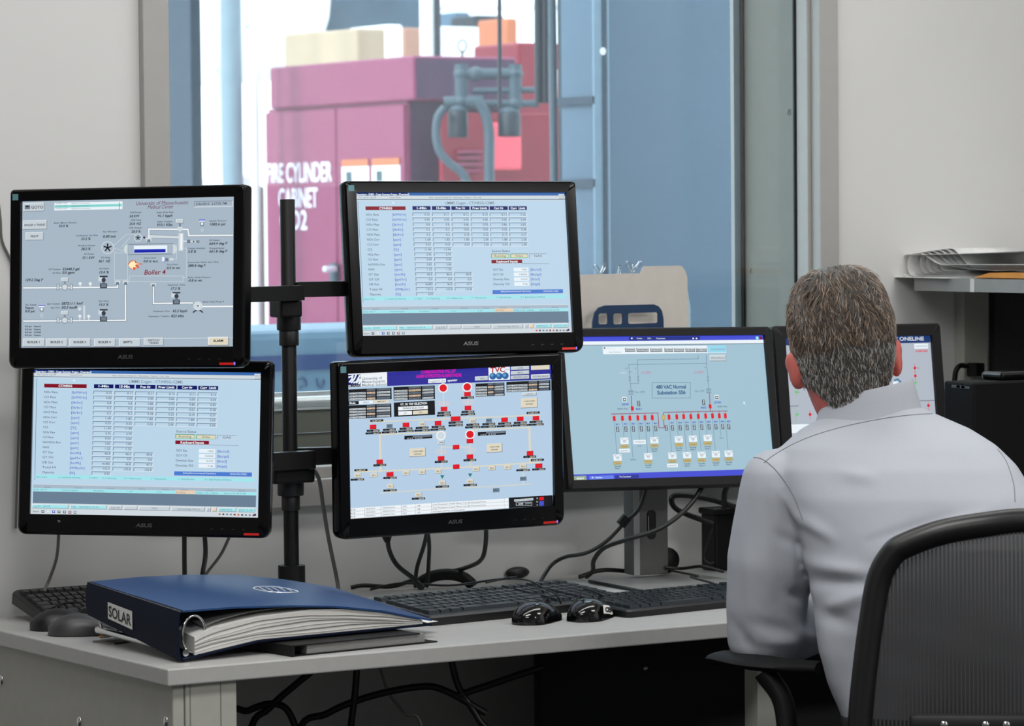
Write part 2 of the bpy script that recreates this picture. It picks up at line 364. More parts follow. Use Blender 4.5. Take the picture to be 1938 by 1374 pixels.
hose([(842, 203, 11.3), (829, 222, 11.3), (826, 255, 11.3), (832, 285, 11.3), (850, 308, 11.3), (872, 325, 11.3), (884, 350, 11.3), (888, 420, 11.3)], .014)
hose([(905, 192, 11.3), (917, 212, 11.3), (925, 245, 11.3), (926, 300, 11.3), (925, 420, 11.3)], .017)
for px, D, r, mm, lab in ((945, 10.0, .006, m_dark, 'thin dark rod hanging in front of the red machine'), (1018, 10.0, .011, m_dark, 'dark vertical pipe, left one of the close pair by the red machine'), (1031, 10.0, .010, m_dark, 'dark vertical pipe, right one of the close pair by the red machine')):
    pipe('vertical_pipe', lab, [(px, -60, D), (px + 1, 195 if r > .006 else 205, D)], r, mm)
for px, r, lab, mm in ((1044, .011, 'grey vertical pipe nearest the dark pipe pair', m_pipe), (1060, .009, 'grey vertical pipe close to the grey enclosure', m_pipe), (821, .0, '', m_white)):
    if r: pipe('vertical_pipe', lab, [(px, -60, 9.4), (px + 6, 420, 9.4)], r, mm)
# large grey enclosure
en = thing('equipment_enclosure', 'large plain grey-blue steel enclosure filling the right of the window', 'enclosure')
q = at(1128, 190, D=9.0); yb = at(1062, 190, X=q.x).y
MB().b2((q.x, q.y, 0), (q.x + 2.2, yb, 2.6), m_encl, .004).build('body', en)
for y in (188, 345):
    z = at(1128, y, X=q.x).z; MB().b2((q.x - .012, q.y - .01, z - .012), (q.x, yb, z + .008), m_steel).build('seam', en)
MB().b2((q.x - .012, q.y - .012, 0), (q.x + .035, q.y, 2.6), mat('enclosure_trim_paint', (118, 140, 156), .45), .004).build('corner_trim', en)
z1, z0 = at(1122, 345, D=9).z, at(1122, 500, D=9).z
MB().b2((q.x + .012, q.y - .016, 0), (q.x + .024, q.y - .012, 2.6), m_steel).build('joint_strip', en)
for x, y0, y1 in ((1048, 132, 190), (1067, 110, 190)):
    MB().tube([at(x, y0, D=9.7) - Vector((0, 0, 0)), at(x, y1, D=9.7)], .0105, glow('white_glow', (255, 255, 255), 1.3), 10).build('sky_gap_strip', en, smooth=True)  # glowing strips stand for bright sky seen between the pipes
MB().ell(at(1141, 97, D=8.95), (.008, .008, .01), glow('white_glow', (255, 255, 255), 1.3)).build('indicator_lamp', en, smooth=True)
# blue steel column at the left of the window
q = at(364, 300, D=8.0); x1 = at(384, 300, Y=q.y).x; y1 = at(296, 300, X=q.x).y
tag(MB().b2((q.x, q.y, -.02), (x1, y1, 3.0), m_steel, .006).build('steel_column'), 'blue painted steel column at the left edge of the window', 'column')
for px, r, D, mm, lab in ((436, .036, 12, mat('pale_pipe_paint', (128, 146, 156), .5), 'wide pale grey standpipe left of the fire cabinet'), (479, .016, 12.2, m_white, 'slim white standpipe between the wide pipe and the cabinet')):
    p = at(px, 0, D=D); o = tag(MB().tube([(p.x, p.y, -.02), (p.x, p.y, 3.2)], r, mm, 20).build('standpipe', smooth=True), lab, 'pipe')
tag(MB().ell(at(467, 48, D=12.1), (.014, .014, .014), m_white).tube([at(468, 48, D=12.1), at(480, 48, D=12.2)], .006, m_white).build('valve', smooth=True), 'small white valve on the slim standpipe', 'valve')
tk = thing('storage_tank', 'white round-ended tank high behind the fire cabinet', 'tank')
c = at(425, 10, D=15); r = 150 / FPX * 15
tt = MB(); prof = [(-.5, .02), (-.49, .2), (-.45, .24), (-.38, .3), (-.3, r), (.5, r), (.6, .3), (.67, .2), (.69, .02)]
tt.loft([[c + Vector((rr * math.cos(2 * math.pi * k / 28), y, rr * math.sin(2 * math.pi * k / 28))) for k in range(28)] for y, rr in prof], m_white); tt.build('shell', tk, smooth=True)
for dx in (-.2, .2):
    for dy in (-.25, .45): MB().tube([(c.x + dx, c.y + dy, -.02), (c.x + dx, c.y + dy, c.z - .2)], .03, m_white).build('leg', tk)
# crates and machines behind the cabinet
for px0, px1, py, mm, lab in ((606, 672, 58, m_wood, 'beige wooden crate behind the cabinet, leftmost of its row'), (676, 730, 53, m_wood, 'beige wooden crate behind the cabinet, between two crates'), (733, 763, 46, m_white, 'narrow white crate standing among the wooden crates'), (765, 797, 52, mat('brown_wood', (176, 128, 108), .7), 'reddish brown crate beside the white cable ladder')):
    pbox('crate', lab, 'crate', px0, px1, py, 0, 12.9 + .45 * (px0 % 4 + (px0 > 760)), mm, .3, True, .01, 'crates behind the cabinet')
pbox('background_machine', 'dark blue-grey machine in the haze above the crates', 'machine', 612, 805, -120, 0, 17, mat('dark_blue_grey', (56, 76, 92), .6, var=.2, scale=5), .5, True)
for px0, px1, py0, py1, mm, lab in ((862, 890, 22, 48, mat('slate_paint', (80, 106, 128), .6), 'small blue-grey box on a bracket behind the ladder'), (900, 955, 28, 47, m_dark, 'small dark box on a bracket behind the ladder'), (830, 955, 50, 104, m_white, 'bright white casing behind the lifting eye'), (960, 980, 34, 104, m_orange, 'orange cabinet standing behind the thin dark rod'), (985, 1020, 258, 345, mat('tan_paint', (186, 146, 122), .6), 'tan box below the red machine'), (1000, 1040, 255, 345, mat('sky_blue_paint', (88, 124, 152), .6, var=.2, scale=14), 'mottled blue box below the red machine')):
    p = None; pbox('machine_casing', lab, 'box', px0, px1, py0, py1, {862: 18.5, 900: 18, 830: 16.2, 960: 15.4, 985: 12.9, 1000: 13.5}[px0], mm, .25, True)
cl = thing('cable_ladder', 'white vertical cable ladder with dark edge above the fire cabinet', 'cable ladder')
a, b_, c = at(807, 0, D=13), at(826, 0, D=13), at(831, 0, D=13)
MB().b2((a.x, a.y, -.02), (b_.x, a.y + .05, 3.2), m_white).build('rail', cl); MB().b2((b_.x, a.y - .01, -.02), (at(831, 0, Y=a.y).x, a.y + .05, 3.2), m_dark).build('edge_strip', cl)
bl = MB()
for y in (-2, 12, 28, 42, 62, 78): bl.ell(at(803, y, Y=a.y), (.012, .012, .014), m_white)
bl.build('bolt', cl, smooth=True)
pipe('overhead_pipe', 'white horizontal pipe crossing high behind the ladder', [(800, 12, 15), (1060, 10, 15)], .02, m_white)
le = MB(); c = at(875, 87, D=11.7); le.tube([c + Vector((.8, -.6, 0)) * (.014 * math.cos(k * math.pi / 8)) + Vector((0, 0, .02 * math.sin(k * math.pi / 8))) for k in range(17)], .003, m_dark, 6); le.tube([at(875, 96, D=11.7), at(875, 110, D=11.7)], .004, m_dark)
tag(le.build('lifting_eye', smooth=True), 'small ring bolt standing on top of the fire cabinet', 'ring bolt')
# low skid with a blue band just outside the sill, and pale lockers
sk = thing('equipment_skid', 'low grey-blue machine bed with a dark blue stripe just outside the window sill', 'machine')
q = at(440, 640, D=8.2); zt, z2, z3 = at(560, 628, D=8.2).z, at(560, 675, D=8.2).z, at(560, 704, D=8.2).z
MB().b2((q.x - .6, q.y, 0), (q.x + 1.1, q.y + .5, zt), mat('skid_paint', (104, 132, 154), .5, var=.03), .02).build('bed', sk)
MB().b2((q.x - .6, q.y - .006, z3), (q.x + 1.1, q.y, z2), mat('blue_band', (28, 56, 112), .5)).build('stripe', sk)
for pts in ([(566, 718), (574, 714), (581, 722), (580, 732)], [(568, 735), (573, 730)], [(601, 716), (603, 728), (609, 733), (614, 726), (613, 718)]): MB().tube(smooth_path([at(x, y, Y=q.y - .002) for x, y in pts], 4), .0028, mat('scrawl', (84, 104, 132), .6), 6).build('scrawl', sk)

for px0, px1, py0, mm, lab in ((395, 452, 338, mat('pale_grey_paint', (158, 166, 170), .5), 'pale grey locker low behind the top left monitor'), (456, 480, 330, m_white, 'white locker low between the standpipes'), (482, 502, 352, mat('beige_paint', (130, 116, 102), .6, var=.1, scale=8), 'beige locker against the left side of the fire cabinet')):
    pbox('locker', lab, 'locker', px0, px1, py0, 0, 12.6 + .5 * (px0 % 3), mm, .3, True, .01)
# ------------------------------------------------------------------ desk
m_lam = mat('grey_laminate', (176, 176, 174), 0.38, var=0.03, scale=60, bump=0.02)
m_panel = mat('panel_laminate', (172, 172, 164), 0.5, var=0.03, scale=40)
m_black = mat('black_plastic', (11, 11, 12), 0.5, var=0.1, spec=.3)
m_gloss = mat('glossy_black', (9, 9, 10), 0.18, var=0.05, spec=0.4)
m_charcoal = mat('charcoal_plastic', (28, 28, 30), 0.45, var=0.08)
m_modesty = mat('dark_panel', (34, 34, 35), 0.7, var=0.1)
DX, DY, DZ = 2.437, 4.915, 0.74
dk = thing('desk', 'long light grey laminate desk carrying the monitors along the window wall', 'desk', (DX, DY, 0))
O = Vector((DX, DY, 0)); L = lambda p: Vector(p) - O
MB().b2(L((DX, DY, .713)), L((4.2, 5.735, DZ)), m_lam, .0025).build('desktop', dk)
MB().b2(L((DX + .016, DY + .016, 0)), L((DX + .036, 5.73, .713)), m_panel, .002).build('end_panel', dk)
xl = at(445, 1340, Y=DY + .02).x
lp = MB().b2(L((DX + .037, DY + .014, 0)), L((xl, DY + .036, .713)), m_panel, .002); lg = lp.build('leg_panel', dk)
s = MB()
for px in (360, 418): q = L(at(px, 1340, Y=DY + .014)); s.b2((q.x - .0008, q.y - .0006, 0), (q.x + .0008, q.y + .002, .712), mat('joint_grey', (120, 120, 115), .6))  # thin grey lines marking the panel joints
s.build('joint_strip', lg)
for px, py in ((3, 1287), (151, 1366), (315, 1366)):
    q = L(at(px, py, X=DX + .016)); MB().ell(q, (.005, .0065, .0095), m_chrome).build('panel_bolt', dk, smooth=True)
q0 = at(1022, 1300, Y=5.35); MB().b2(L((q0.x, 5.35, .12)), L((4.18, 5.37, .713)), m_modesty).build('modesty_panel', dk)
q = L(at(1222, 1265, Y=5.35)); MB().ell(q, (.006, .004, .006), m_chrome).build('panel_bolt', dk, smooth=True)
q1, q2 = at(1434, 1320, Y=4.99), at(1475, 1320, Y=4.99); MB().b2(L((q1.x, 4.99, 0)), L((q2.x, 5.03, .713)), m_panel, .002).build('leg_panel', dk)
sd = thing('side_desk', 'grey laminate return desk under the hutch shelf at the right', 'desk', (4.2, 4.2, 0))
MB().b2((.001, 0, .713), (.95, 1.535, DZ), m_lam, .0025).build('desktop', sd); MB().b2((.9, .02, 0), (.93, 1.5, .713), m_panel).build('end_panel', sd); MB().b2((.05, .02, 0), (.88, .04, .713), m_panel).build('front_panel', sd)

# ------------------------------------------------------------------ display colours
C_ = lambda n, c, k=1.0: glow('display_' + n, c, k)
c_tl, c_tb, c_br, c_de, c_de2 = C_('grey', (166, 182, 196)), C_('pale_blue', (186, 212, 232)), C_('sky', (180, 205, 228)), C_('teal_grey', (160, 192, 208)), C_('cool_grey', (176, 184, 196))
c_wh, c_k, c_dk, c_lt, c_md = C_('white', (232, 242, 248)), C_('black', (12, 14, 18)), C_('ink', (52, 60, 72)), C_('light', (206, 216, 222)), C_('mid', (112, 124, 138))
c_navy, c_mar, c_red, c_cy, c_blue = C_('navy', (14, 24, 100)), C_('maroon', (130, 12, 34)), C_('red', (222, 14, 30)), C_('cyan', (160, 228, 236)), C_('blue', (64, 82, 206))
c_gray, c_cream, c_sand, c_pur, c_mag = C_('slate', (104, 126, 146)), C_('cream', (222, 214, 192)), C_('sand', (232, 204, 176)), C_('plum', (104, 44, 74)), C_('magenta', (214, 16, 178))
c_deep, c_teal, c_fire, c_flame, c_gold = C_('indigo', (44, 44, 150)), C_('teal', (132, 212, 206)), C_('flame', (216, 84, 34)), C_('flame_core', (255, 236, 190)), C_('gold', (206, 180, 120))
c_btn, c_hi, c_lo, c_bt, c_grn = C_('button', (196, 206, 212)), C_('button_light', (236, 242, 246)), C_('button_dark', (112, 122, 132)), C_('bright_blue', (30, 70, 190)), C_('green', (110, 200, 110))

def disp_boiler():
    d = Display([(147, 145), (1545, 113), (1537, 1093), (140, 1103)], .408, .255); d.bg(c_tl); T = d.text
    d.rect(150, 1040, 1536, 1044, c_lt, 1)
    d.btn(153, 152, 291, 208, c_btn, c_hi, c_lo); d.rect(163, 168, 198, 194, c_md, 5); d.rect(170, 172, 190, 180, c_k, 6); T('GOTO', 206, 284, 181, 18, c_dk, .03)
    d.rect(356, 148, 803, 198, c_hi, 1)
    for y, c in ((155, c_wh), (172, c_teal), (189, c_wh)): d.rect(358, y - 8, 800, y + 8, c, 2); T('ALARM HIST', 364, 444, y, 8, c_md); T('Regulated Low Pressure', 470, 592, y, 8, c_md)
    d.rect(780, 148, 784, 198, c_md, 3)
    T('University of Massachusetts', 893, 1236, 152, 25, c_pur, .0, .25); T('Medical Center', 968, 1140, 178, 24, c_pur, .0, .25)
    d.btn(1272, 140, 1527, 179, c_tl, c_lo, c_hi); T('2/26/2015  2:57:02 PM', 1284, 1487, 158, 15, c_dk, .02)
    for x0, y0, x1, y1, t in ((150, 267, 309, 327, 'BOILER 4 TREND'), (168, 345, 286, 398, 'PRINT')): d.btn(x0, y0, x1, y1, c_btn, c_hi, c_lo); h = 13; T(t, x0 + (12 if len(t) > 6 else 34), x1 - (12 if len(t) > 6 else 32), (y0 + y1) / 2, h, c_dk, .03)
    for i, (x0, x1, t) in enumerate(((150, 293, 'BOILER 1'), (304, 442, 'BOILER 2'), (455, 594, 'BOILER 3'), (617, 757, 'BOILER 4'), (780, 921, "BFP'S"))): d.btn(x0, 1041, x1, 1094, c_btn, c_hi, c_lo); m = (x0 + x1) / 2; T(t, m - 40, m + 40 if i < 4 else m + 16, 1064, 15, c_dk, .04)
    d.btn(942, 1036, 1072, 1088, c_btn, c_hi, c_lo); T('SWITCH', 970, 1044, 1052, 13, c_dk, .03); T('TREND', 978, 1040, 1070, 13, c_dk, .03)
    d.btn(1363, 1030, 1500, 1088, c_cream, c_hi, c_lo, 1, 5); T('ALARM', 1396, 1462, 1055, 15, c_k, .06)
    V = lambda n, v, xn0, xn1, yn, xv0, xv1, yv: (T(n, xn0, xn1, yn, 10, c_dk, .02, .2), T(v, xv0, xv1, yv, 16, c_dk, .05, .2))
    V('Boiler Master Demand', '33.5 %', 354, 503, 283, 386, 450, 304)
    V('FGR Power', '3.8 KW', 853, 929, 215, 848, 916, 239); V('FGR Freq', '25.8  HZ', 858, 926, 265, 848, 928, 289); V('FGR Damper', '20.0 %', 846, 934, 316, 862, 924, 340)
    V('Steam Flow Rate', '41.1 kpph', 1026, 1138, 214, 1034, 1132, 236); V('Steam Totalizer', '910.1 Klbs', 1030, 1134, 275, 1030, 1132, 296)
    V('Header Pressure', '1082.6 psi', 1372, 1484, 270, 1376, 1478, 292); V('Fan Vibration', '0.00 in/s', 676, 768, 341, 676, 760, 372)
    V('Combustion Air Flow', '33.2 %', 498, 644, 366, 532, 596, 388); V('Windbox Damper', '28.2 %', 512, 628, 432, 532, 596, 454); V('FD Power', '37.1 KW', 552, 618, 488, 540, 622, 512); V('FD Freq', '38.1  HZ', 664, 722, 511, 646, 726, 534)
    V('SH Steam', '664.4 deg F', 1372, 1442, 397, 1372, 1492, 418); V('Desuperheater', '661.8 deg F', 1372, 1474, 449, 1372, 1492, 469); V('Oxygen Analyzer', '5.8 %', 1232, 1348, 450, 1232, 1288, 471)
    V('Economizer Water Inlet Temp', '388.8 deg F', 1232, 1434, 541, 1232, 1350, 563); V('Boiler Outlet Pressure', '-0.8 in wc', 1232, 1382, 640, 1232, 1326, 660)
    V('Drum Level', '0.0 in w.c.', 942, 1022, 513, 942, 1038, 534); V('Furn Press', '0.5 in wc', 1094, 1166, 556, 1094, 1182, 578); T('Boiler 4', 946, 1086, 606, 32, c_mar, .02, .2)
    V('Oil Totalizer', '52448.3 gal', 320, 400, 588, 410, 524, 586); V('Oil Flow', '0.0 gpm', 344, 400, 612, 410, 490, 609); V('Oil Valve', '15.0 %', 650, 714, 583, 652, 716, 607); T('129.2 Deg F', 168, 284, 657, 16, c_dk, .05, .2)
    V('Gas Totalizer', '587211.1 kscf', 310, 396, 814, 404, 546, 811); V('Gas Flow', '50.3 kscfh', 334, 396, 839, 404, 508, 837); V('Gas Valve', '15.5 %', 648, 714, 796, 650, 714, 819)
    V('Gas Supply', 'Pressure', 166, 242, 820, 166, 222, 840); T('0.0 psi', 166, 230, 862, 15, c_dk, .05, .2)
    V('Feedwater Valve', '17.3 %', 1100, 1212, 690, 1120, 1184, 714); V('Boiler Feed Pump 4', '', 1330, 1468, 800, 1330, 1331, 800); V('Feedwater Flow', '42.2 kpph', 1004, 1116, 862, 1130, 1228, 860); V('Feedwater Totalizer', '822 klbs', 974, 1114, 895, 1122, 1206, 893)
    for i, (a, b) in enumerate((('0.0 psi', 'Natural'), ('0.0 psi', 'Pressure'), ('0.0 psi', 'Oil'), ('0.0 psi', 'Pressure'))): T(a, 164, 208, 962 + 19 * i, 10, c_dk, .05); T(b, 224, 268, 962 + 19 * i, 10, c_dk, .05)
    def pip(pts, t=15): d.line(pts, t, c_md, 1); d.line(pts, t - 5, c_hi, 2)
    pip([(156, 710), (770, 705), (770, 672)]); pip([(156, 927), (822, 922), (822, 672)]); pip([(1524, 365), (1238, 367), (1232, 326), (976, 324), (976, 410)]); pip([(1006, 690), (1006, 812), (1260, 808)]); pip([(1330, 832), (1524, 830)], 17)
    d.line([(976, 372), (1170, 378)], 22, c_md, 1); d.line([(976, 372), (1168, 378)], 18, c_lt, 2)
    d.rect(836, 420, 1134, 492, c_md, 1); d.rect(840, 424, 1130, 488, c_tl, 2)
    for x in (838, 1132): d.disc(x, 456, 26, c_lt, 1, ry=32)
    d.rect(878, 432, 1096, 480, c_wh, 3); d.rect(880, 456, 1086, 478, c_bt, 4); d.rect(880, 462, 1086, 478, C_('deep_blue', (24, 32, 170)), 5)
    d.frame(848, 632, 1200, 668, c_lt, 3); d.rect(1170, 352, 1202, 466, c_lt, 3); d.rect(1182, 356, 1196, 462, c_hi, 4); d.line([(1202, 450), (1222, 450), (1222, 640), (1198, 640)], 3, c_lt)
    d.line([(750, 470), (750, 658), (836, 658), (836, 480), (750, 480)], 3, c_lt); d.line([(1140, 430), (1158, 430), (1158, 520), (1108, 522)], 3, c_lt)
    d.line([(748, 430), (830, 358), (886, 358)], 3, c_lt); d.line([(752, 452), (822, 470)], 3, c_lt); d.line([(800, 440), (852, 380)], 3, c_lt)
    for x, y, r in ((706, 446, 42), (905, 381, 26)):
        d.disc(x, y, r, c_lt, 2); d.disc(x, y, r - 5, c_tl, 3)
        for k in range(5): a = math.pi * (k * .4 - .5); d.line([(x, y), (x + r * .55 * math.cos(a), y + r * .55 * math.sin(a))], r * .2, c_k, 4)
    for x, y in ((425, 705), (425, 922)):
        d.btn(x - 24, y - 62, x + 24, y - 34, c_btn, c_hi, c_lo); d.rect(x - 4, y - 34, x + 4, y - 10, c_md, 2); d.disc(x, y, 22, c_md, 3); d.disc(x, y, 18, c_lt, 4)
        for dx in (-44, 42): d.rect(x + dx - 9, y - 21, x + dx + 9, y + 19, c_md, 3); d.rect(x + dx - 5, y - 18, x + dx + 5, y + 16, c_lt, 4)
    for x, y in ((526, 682), (592, 682), (524, 895), (582, 896)): d.disc(x, y, 11, c_lt, 3); d.disc(x, y, 8, c_hi, 4); d.rect(x - 4, y, x + 4, y + 26, c_lt, 2)
    d.line([(552, 918), (552, 832)], 12, c_lt, 1); d.disc(522, 847, 12, c_lt, 3)
    for x, y in ((680, 700), (680, 918), (1157, 806)):
        d.rect(x - 24, y - 20, x + 22, y + 12, c_dk, 3); d.rect(x - 9, y - 62, x + 9, y - 18, c_md, 3); d.disc(x, y - 42, 14, c_dk, 4); d.rect(x - 34, y - 66, x - 4, y - 34, c_lt, 3); d.rect(x - 26, y - 70, x + 26, y - 60, c_dk, 4); d.rect(x - 16, y - 16, x + 16, y + 6, c_md, 5)
    for x in (770, 824, 1005): d.rect(x - 18, 662 + (16 if x > 900 else 0), x + 18, 682 + (16 if x > 900 else 0), c_lt, 3); d.rect(x - 10, 672 + (14 if x > 900 else 0), x + 10, 690 + (10 if x > 900 else 0), c_md, 4)
    d.rect(958, 380, 994, 404, c_lt, 3); d.rect(966, 392, 986, 412, c_md, 4); d.disc(946, 380, 7, c_k, 4)
    d.btn(1155, 259, 1205, 288, c_btn, c_hi, c_lo); d.rect(1174, 288, 1186, 312, c_md, 3); d.disc(1180, 322, 18, c_lt, 3)
    for x, y in ((1325, 262), (274, 822)): d.rect(x - 20, y, x + 20, y + 10, c_blue, 3); d.rect(x - 18, y + 6, x + 18, y + 14, c_hi, 4); d.rect(x - 12, y + 14, x + 12, y + 42, c_md, 3); d.rect(x - 7, y + 18, x + 7, y + 36, c_hi, 4); d.line([(x, y + 56), (x + 8, y + 68), (x, y + 80), (x - 8, y + 68), (x, y + 56)], 3, c_lt)
    d.btn(1062, 508, 1082, 540, c_hi, c_hi, c_blue); d.rect(1084, 514, 1104, 536, c_md, 3); d.rect(1112, 514, 1136, 530, c_lt, 3)
    d.line([(1204, 404), (1280, 406)], 10, c_lt, 2); d.rect(1226, 394, 1248, 416, c_md, 3); d.disc(1270, 406, 5, c_k, 4); T('O2', 1286, 1308, 406, 13, c_k, .05)
    d.disc(1297, 828, 30, c_lt, 3); d.disc(1297, 828, 12, c_hi, 4); d.disc(1297, 828, 8, c_k, 5); d.disc(1297, 829, 4, c_hi, 6); d.line([(1268, 868), (1284, 856), (1310, 856), (1326, 868)], 9, c_dk, 2)
    d.quad([(838, 556), (856, 532), (888, 530), (896, 546), (944, 553), (900, 560), (916, 578), (884, 582), (888, 594), (856, 584)], c_fire, 3)
    d.quad([(842, 560), (858, 538), (884, 534), (888, 548), (922, 553), (890, 557), (886, 566), (902, 576), (872, 574), (874, 588), (854, 578)], c_flame, 4)
    return d

def disp_table():
    d = Display([(193, 170), (1664, 168), (1720, 1152), (236, 1175)], .408, .255); d.bg(c_tb); T = d.text; sk = lambda x, y: x + .042 * (y - 321)
    d.quad([(193, 170), (1664, 168), (1665, 187), (194, 189)], C_('title_blue', (56, 104, 172)), 1); d.quad([(193, 170), (560, 169), (561, 187), (194, 189)], C_('title_navy', (16, 44, 116)), 2); T('Supervisory - [UMG - Cogen Summary Project - [Overview]]', 204, 572, 180, 13, c_wh, .05)
    d.quad([(194, 189), (1665, 187), (1666, 212), (195, 214)], c_lt, 1); d.quad([(195, 213), (1667, 211), (1667, 215), (195, 217)], c_md, 2)
    for t, a, b in (('File  Log On  Log Off', 218, 340), ('Control Screen', 434, 512), ('Boiler  Operator Interface SCS   Measurement   Programs   Tools   Help', 712, 1078)): T(t, a, b, 201, 10, c_md)
    for y in (184, 203): d.btn(1620, y - 8, 1660, y + 8, c_btn, c_hi, c_lo, 2, 2)
    d.line([(214, 226), (1672, 222)], 3, c_lt); d.line([(214, 226), (248, 934)], 3, c_gray); d.line([(1672, 222), (1700, 900)], 3, c_lt); d.disc(461, 239, 6, c_wh)
    T('UMMS Cogen - CT/HRSG-CEMS', 822, 1168, 239, 20, c_md, .01)
    d.rect(267, 264, 547, 290, c_mar, 2); T('CT/HRSG', 362, 452, 277, 15, c_wh, .06)
    cols = (595, 732, 868, 1003, 1136, 1270)
    for x, t in zip(cols, ('1-Min', '15-Min', 'Prev Hr', 'Prev Limit', 'Curr Hr', 'Curr  Limit')): d.rect(x, 262, x + 127, 289, c_navy, 2); m = 12 if len(t) > 7 else 30; T(t, x + m, x + 127 - m, 275, 15, c_wh, .06)
    rows = (('NOx Rate', '[lb/MW-hr]', '0.10 0.11 0.11 0.14 0.11 0.16'), ('CO Rate', '[lb/MW-hr]', '0.00 0.00 0.00 0.06 0.00 0.04'), ('NOx Mass', '[lb/hr]', '0.8 0.8 0.86 0.93 0.86 0.82'), ('CO Mass', '[lb/hr]', '0.2 0.2 0.02 0.57 0.02 0.38'), ('NH3 Mass', '[lb/hr]', '0.2 0.2 0.18 0.22 0.19 0.27'), ('NOx Corr', '[ppm]', '1.68 1.82 1.80 2.00 1.80 2.00'), ('CO Corr', '[ppm]', '0.03 0.03 0.03 2.00 0.03 2.00'), ('O2', '[%]', '11.94 11.94'), ('NOx Raw', '[ppm]', '2.92 2.70'), ('CO Raw', '[ppm]', '0.04 0.04'), ('NH3/NOx Raw', '[ppm]', '3.82 3.80'), ('NH3', '[ppm]', '1.22 1.32'), ('GT Gas', '[kscfh]', '85.8 86.0 85.8'), ('GT Oil', '[gal/hr]', '0.0 0.0 0.0'), ('DB Gas', '[kscfh]', '46.882 46.8 47.3'), ('Total HI', '[MMBtu/hr]', '132.5 132.8 132.8'), ('Opacity', '[%]', '0.50'))
    for i, (a, u, vals) in enumerate(rows):
        y = 321 + 34.9 * i; o = .042 * (y - 321); T(a, 270 + o, 270 + o + 9.6 * len(a) + 12, y, 15, c_dk); T(u, 453 + o, 453 + o + 9 * len(u) + 7, y, 16, c_bt)
        for j, v in enumerate(vals.split()):
            x = cols[j] + o + (2 if i > 6 else 0); d.rect(x, y - 14, x + 127, y + 13, c_hi, 2); d.rect(x, y - 14, x + 125, y + 11, c_gray, 3); d.rect(x + 4, y - 10, x + 125, y + 11, c_tb, 4); T(v, x + 118 - 8.6 * len(v), x + 118, y, 15, c_dk)
    T('Source Status', 1152, 1278, 575, 16, c_dk)
    for x, t, c in ((1148, 'Running', c_cream), (1282, 'Online', c_cream), (1415, 'GAS', c_tb)): d.rect(x, 594, x + 124, 624, c_md, 2); d.rect(x + 3, 597, x + 124, 624, c_grn if c is c_cream else c_lt, 3); d.rect(x + 5, 599, x + 120, 621, c, 4); m = 36 if len(t) < 7 else 22; T(t, x + m, x + 124 - m, 610, 14, c_dk)
    d.rect(1150, 637, 1366, 662, c_mar, 2); T('Keyboard Inputs', 1184, 1334, 650, 16, c_wh, .05); d.line([(1366, 664), (1556, 665)], 2, c_md)
    for i, (t, v, u) in enumerate((('GCV Gas', '1000', '[Btu/scf]'), ('GCV Oil', '140000', '[Btu/gal]'), ('Density Gas', '0.043', '[lb/scf]'), ('Density Oil', '7.06', '[lb/gal]'))): y = 706 + 34 * i; x = 1160 + 1.5 * i; T(t, x, x + 10 * len(t), y, 15, c_dk); d.rect(x + 146, y - 13, x + 250, y + 13, c_wh, 2); T(v, x + 240 - 9 * len(v), x + 240, y, 13, c_md); T(u, x + 264, x + 338 - (12 if i > 1 else 0), y, 16, c_bt)
    d.rect(1158, 848, 1655, 876, C_('bar_blue', (72, 122, 206)), 2); T('Safety/Environmental Summary', 1214, 1428, 859, 11, c_wh); T('UMSG-PRO-FRED', 1516, 1622, 859, 11, c_wh)
    d.quad([(247, 898), (1672, 884), (1674, 908), (249, 924)], c_cy, 2)
    for t, a, b, y in (('Alarm Status:', 256, 330, 913), ('J = Confirmed-Alarming', 400, 548, 912), ('I = OOC', 606, 662, 911), ('C = Calibrating', 694, 786, 910), ('H = Malfunction', 838, 948, 908), ('7 = Maintenance', 1010, 1112, 905), ('I = Out/of/Limits', 1184, 1290, 902), ('Z = Bad-Reads-of-RData', 1356, 1528, 900)): T(t, a, b, y, 11, c_gray)
    d.quad([(240, 963), (1690, 952), (1691, 957), (240, 968)], c_lt, 2); d.quad([(240, 968), (1691, 956), (1692, 978), (241, 992)], C_('header_grey', (166, 184, 200)), 2)
    for t, x in (('Station', 336), ('Local', 538), ('Current', 752), ('Point', 958), ('Value', 1110), ('Status', 1234), ('Unit', 1394), ('Ack', 1600)): T(t, x - 22, x + 22, 984 - .0085 * (x - 240), 9, c_md)
    d.quad([(241, 994), (1692, 980), (1692, 1001), (242, 1016)], c_cy, 2); d.rect(1174, 980, 1302, 1004, c_sand, 3)
    for t, a, b in (('Boiler #3/CT', 246, 334), ('1 Field Analyzer', 432, 540), ('Mountblow', 642, 712), ('1 am', 862, 898), ('E am', 1056, 1086), ('ACTIVE #', 1178, 1240), ('02:40:11 02 11:48:50', 1308, 1448), ('(Gmsrt-02-08 02:40)', 1488, 1628)): T(t, a, b, 1003 - .0085 * ((a + b) / 2 - 240), 10, c_gray)
    d.quad([(242, 1018), (1693, 1001), (1697, 1082), (245, 1098)], c_gray, 2); d.quad([(242, 1016), (1693, 1001), (1693, 1005), (242, 1021)], c_md, 3)
    d.quad([(234, 1098), (1700, 1082), (1720, 1152), (236, 1175)], c_lt, 1)
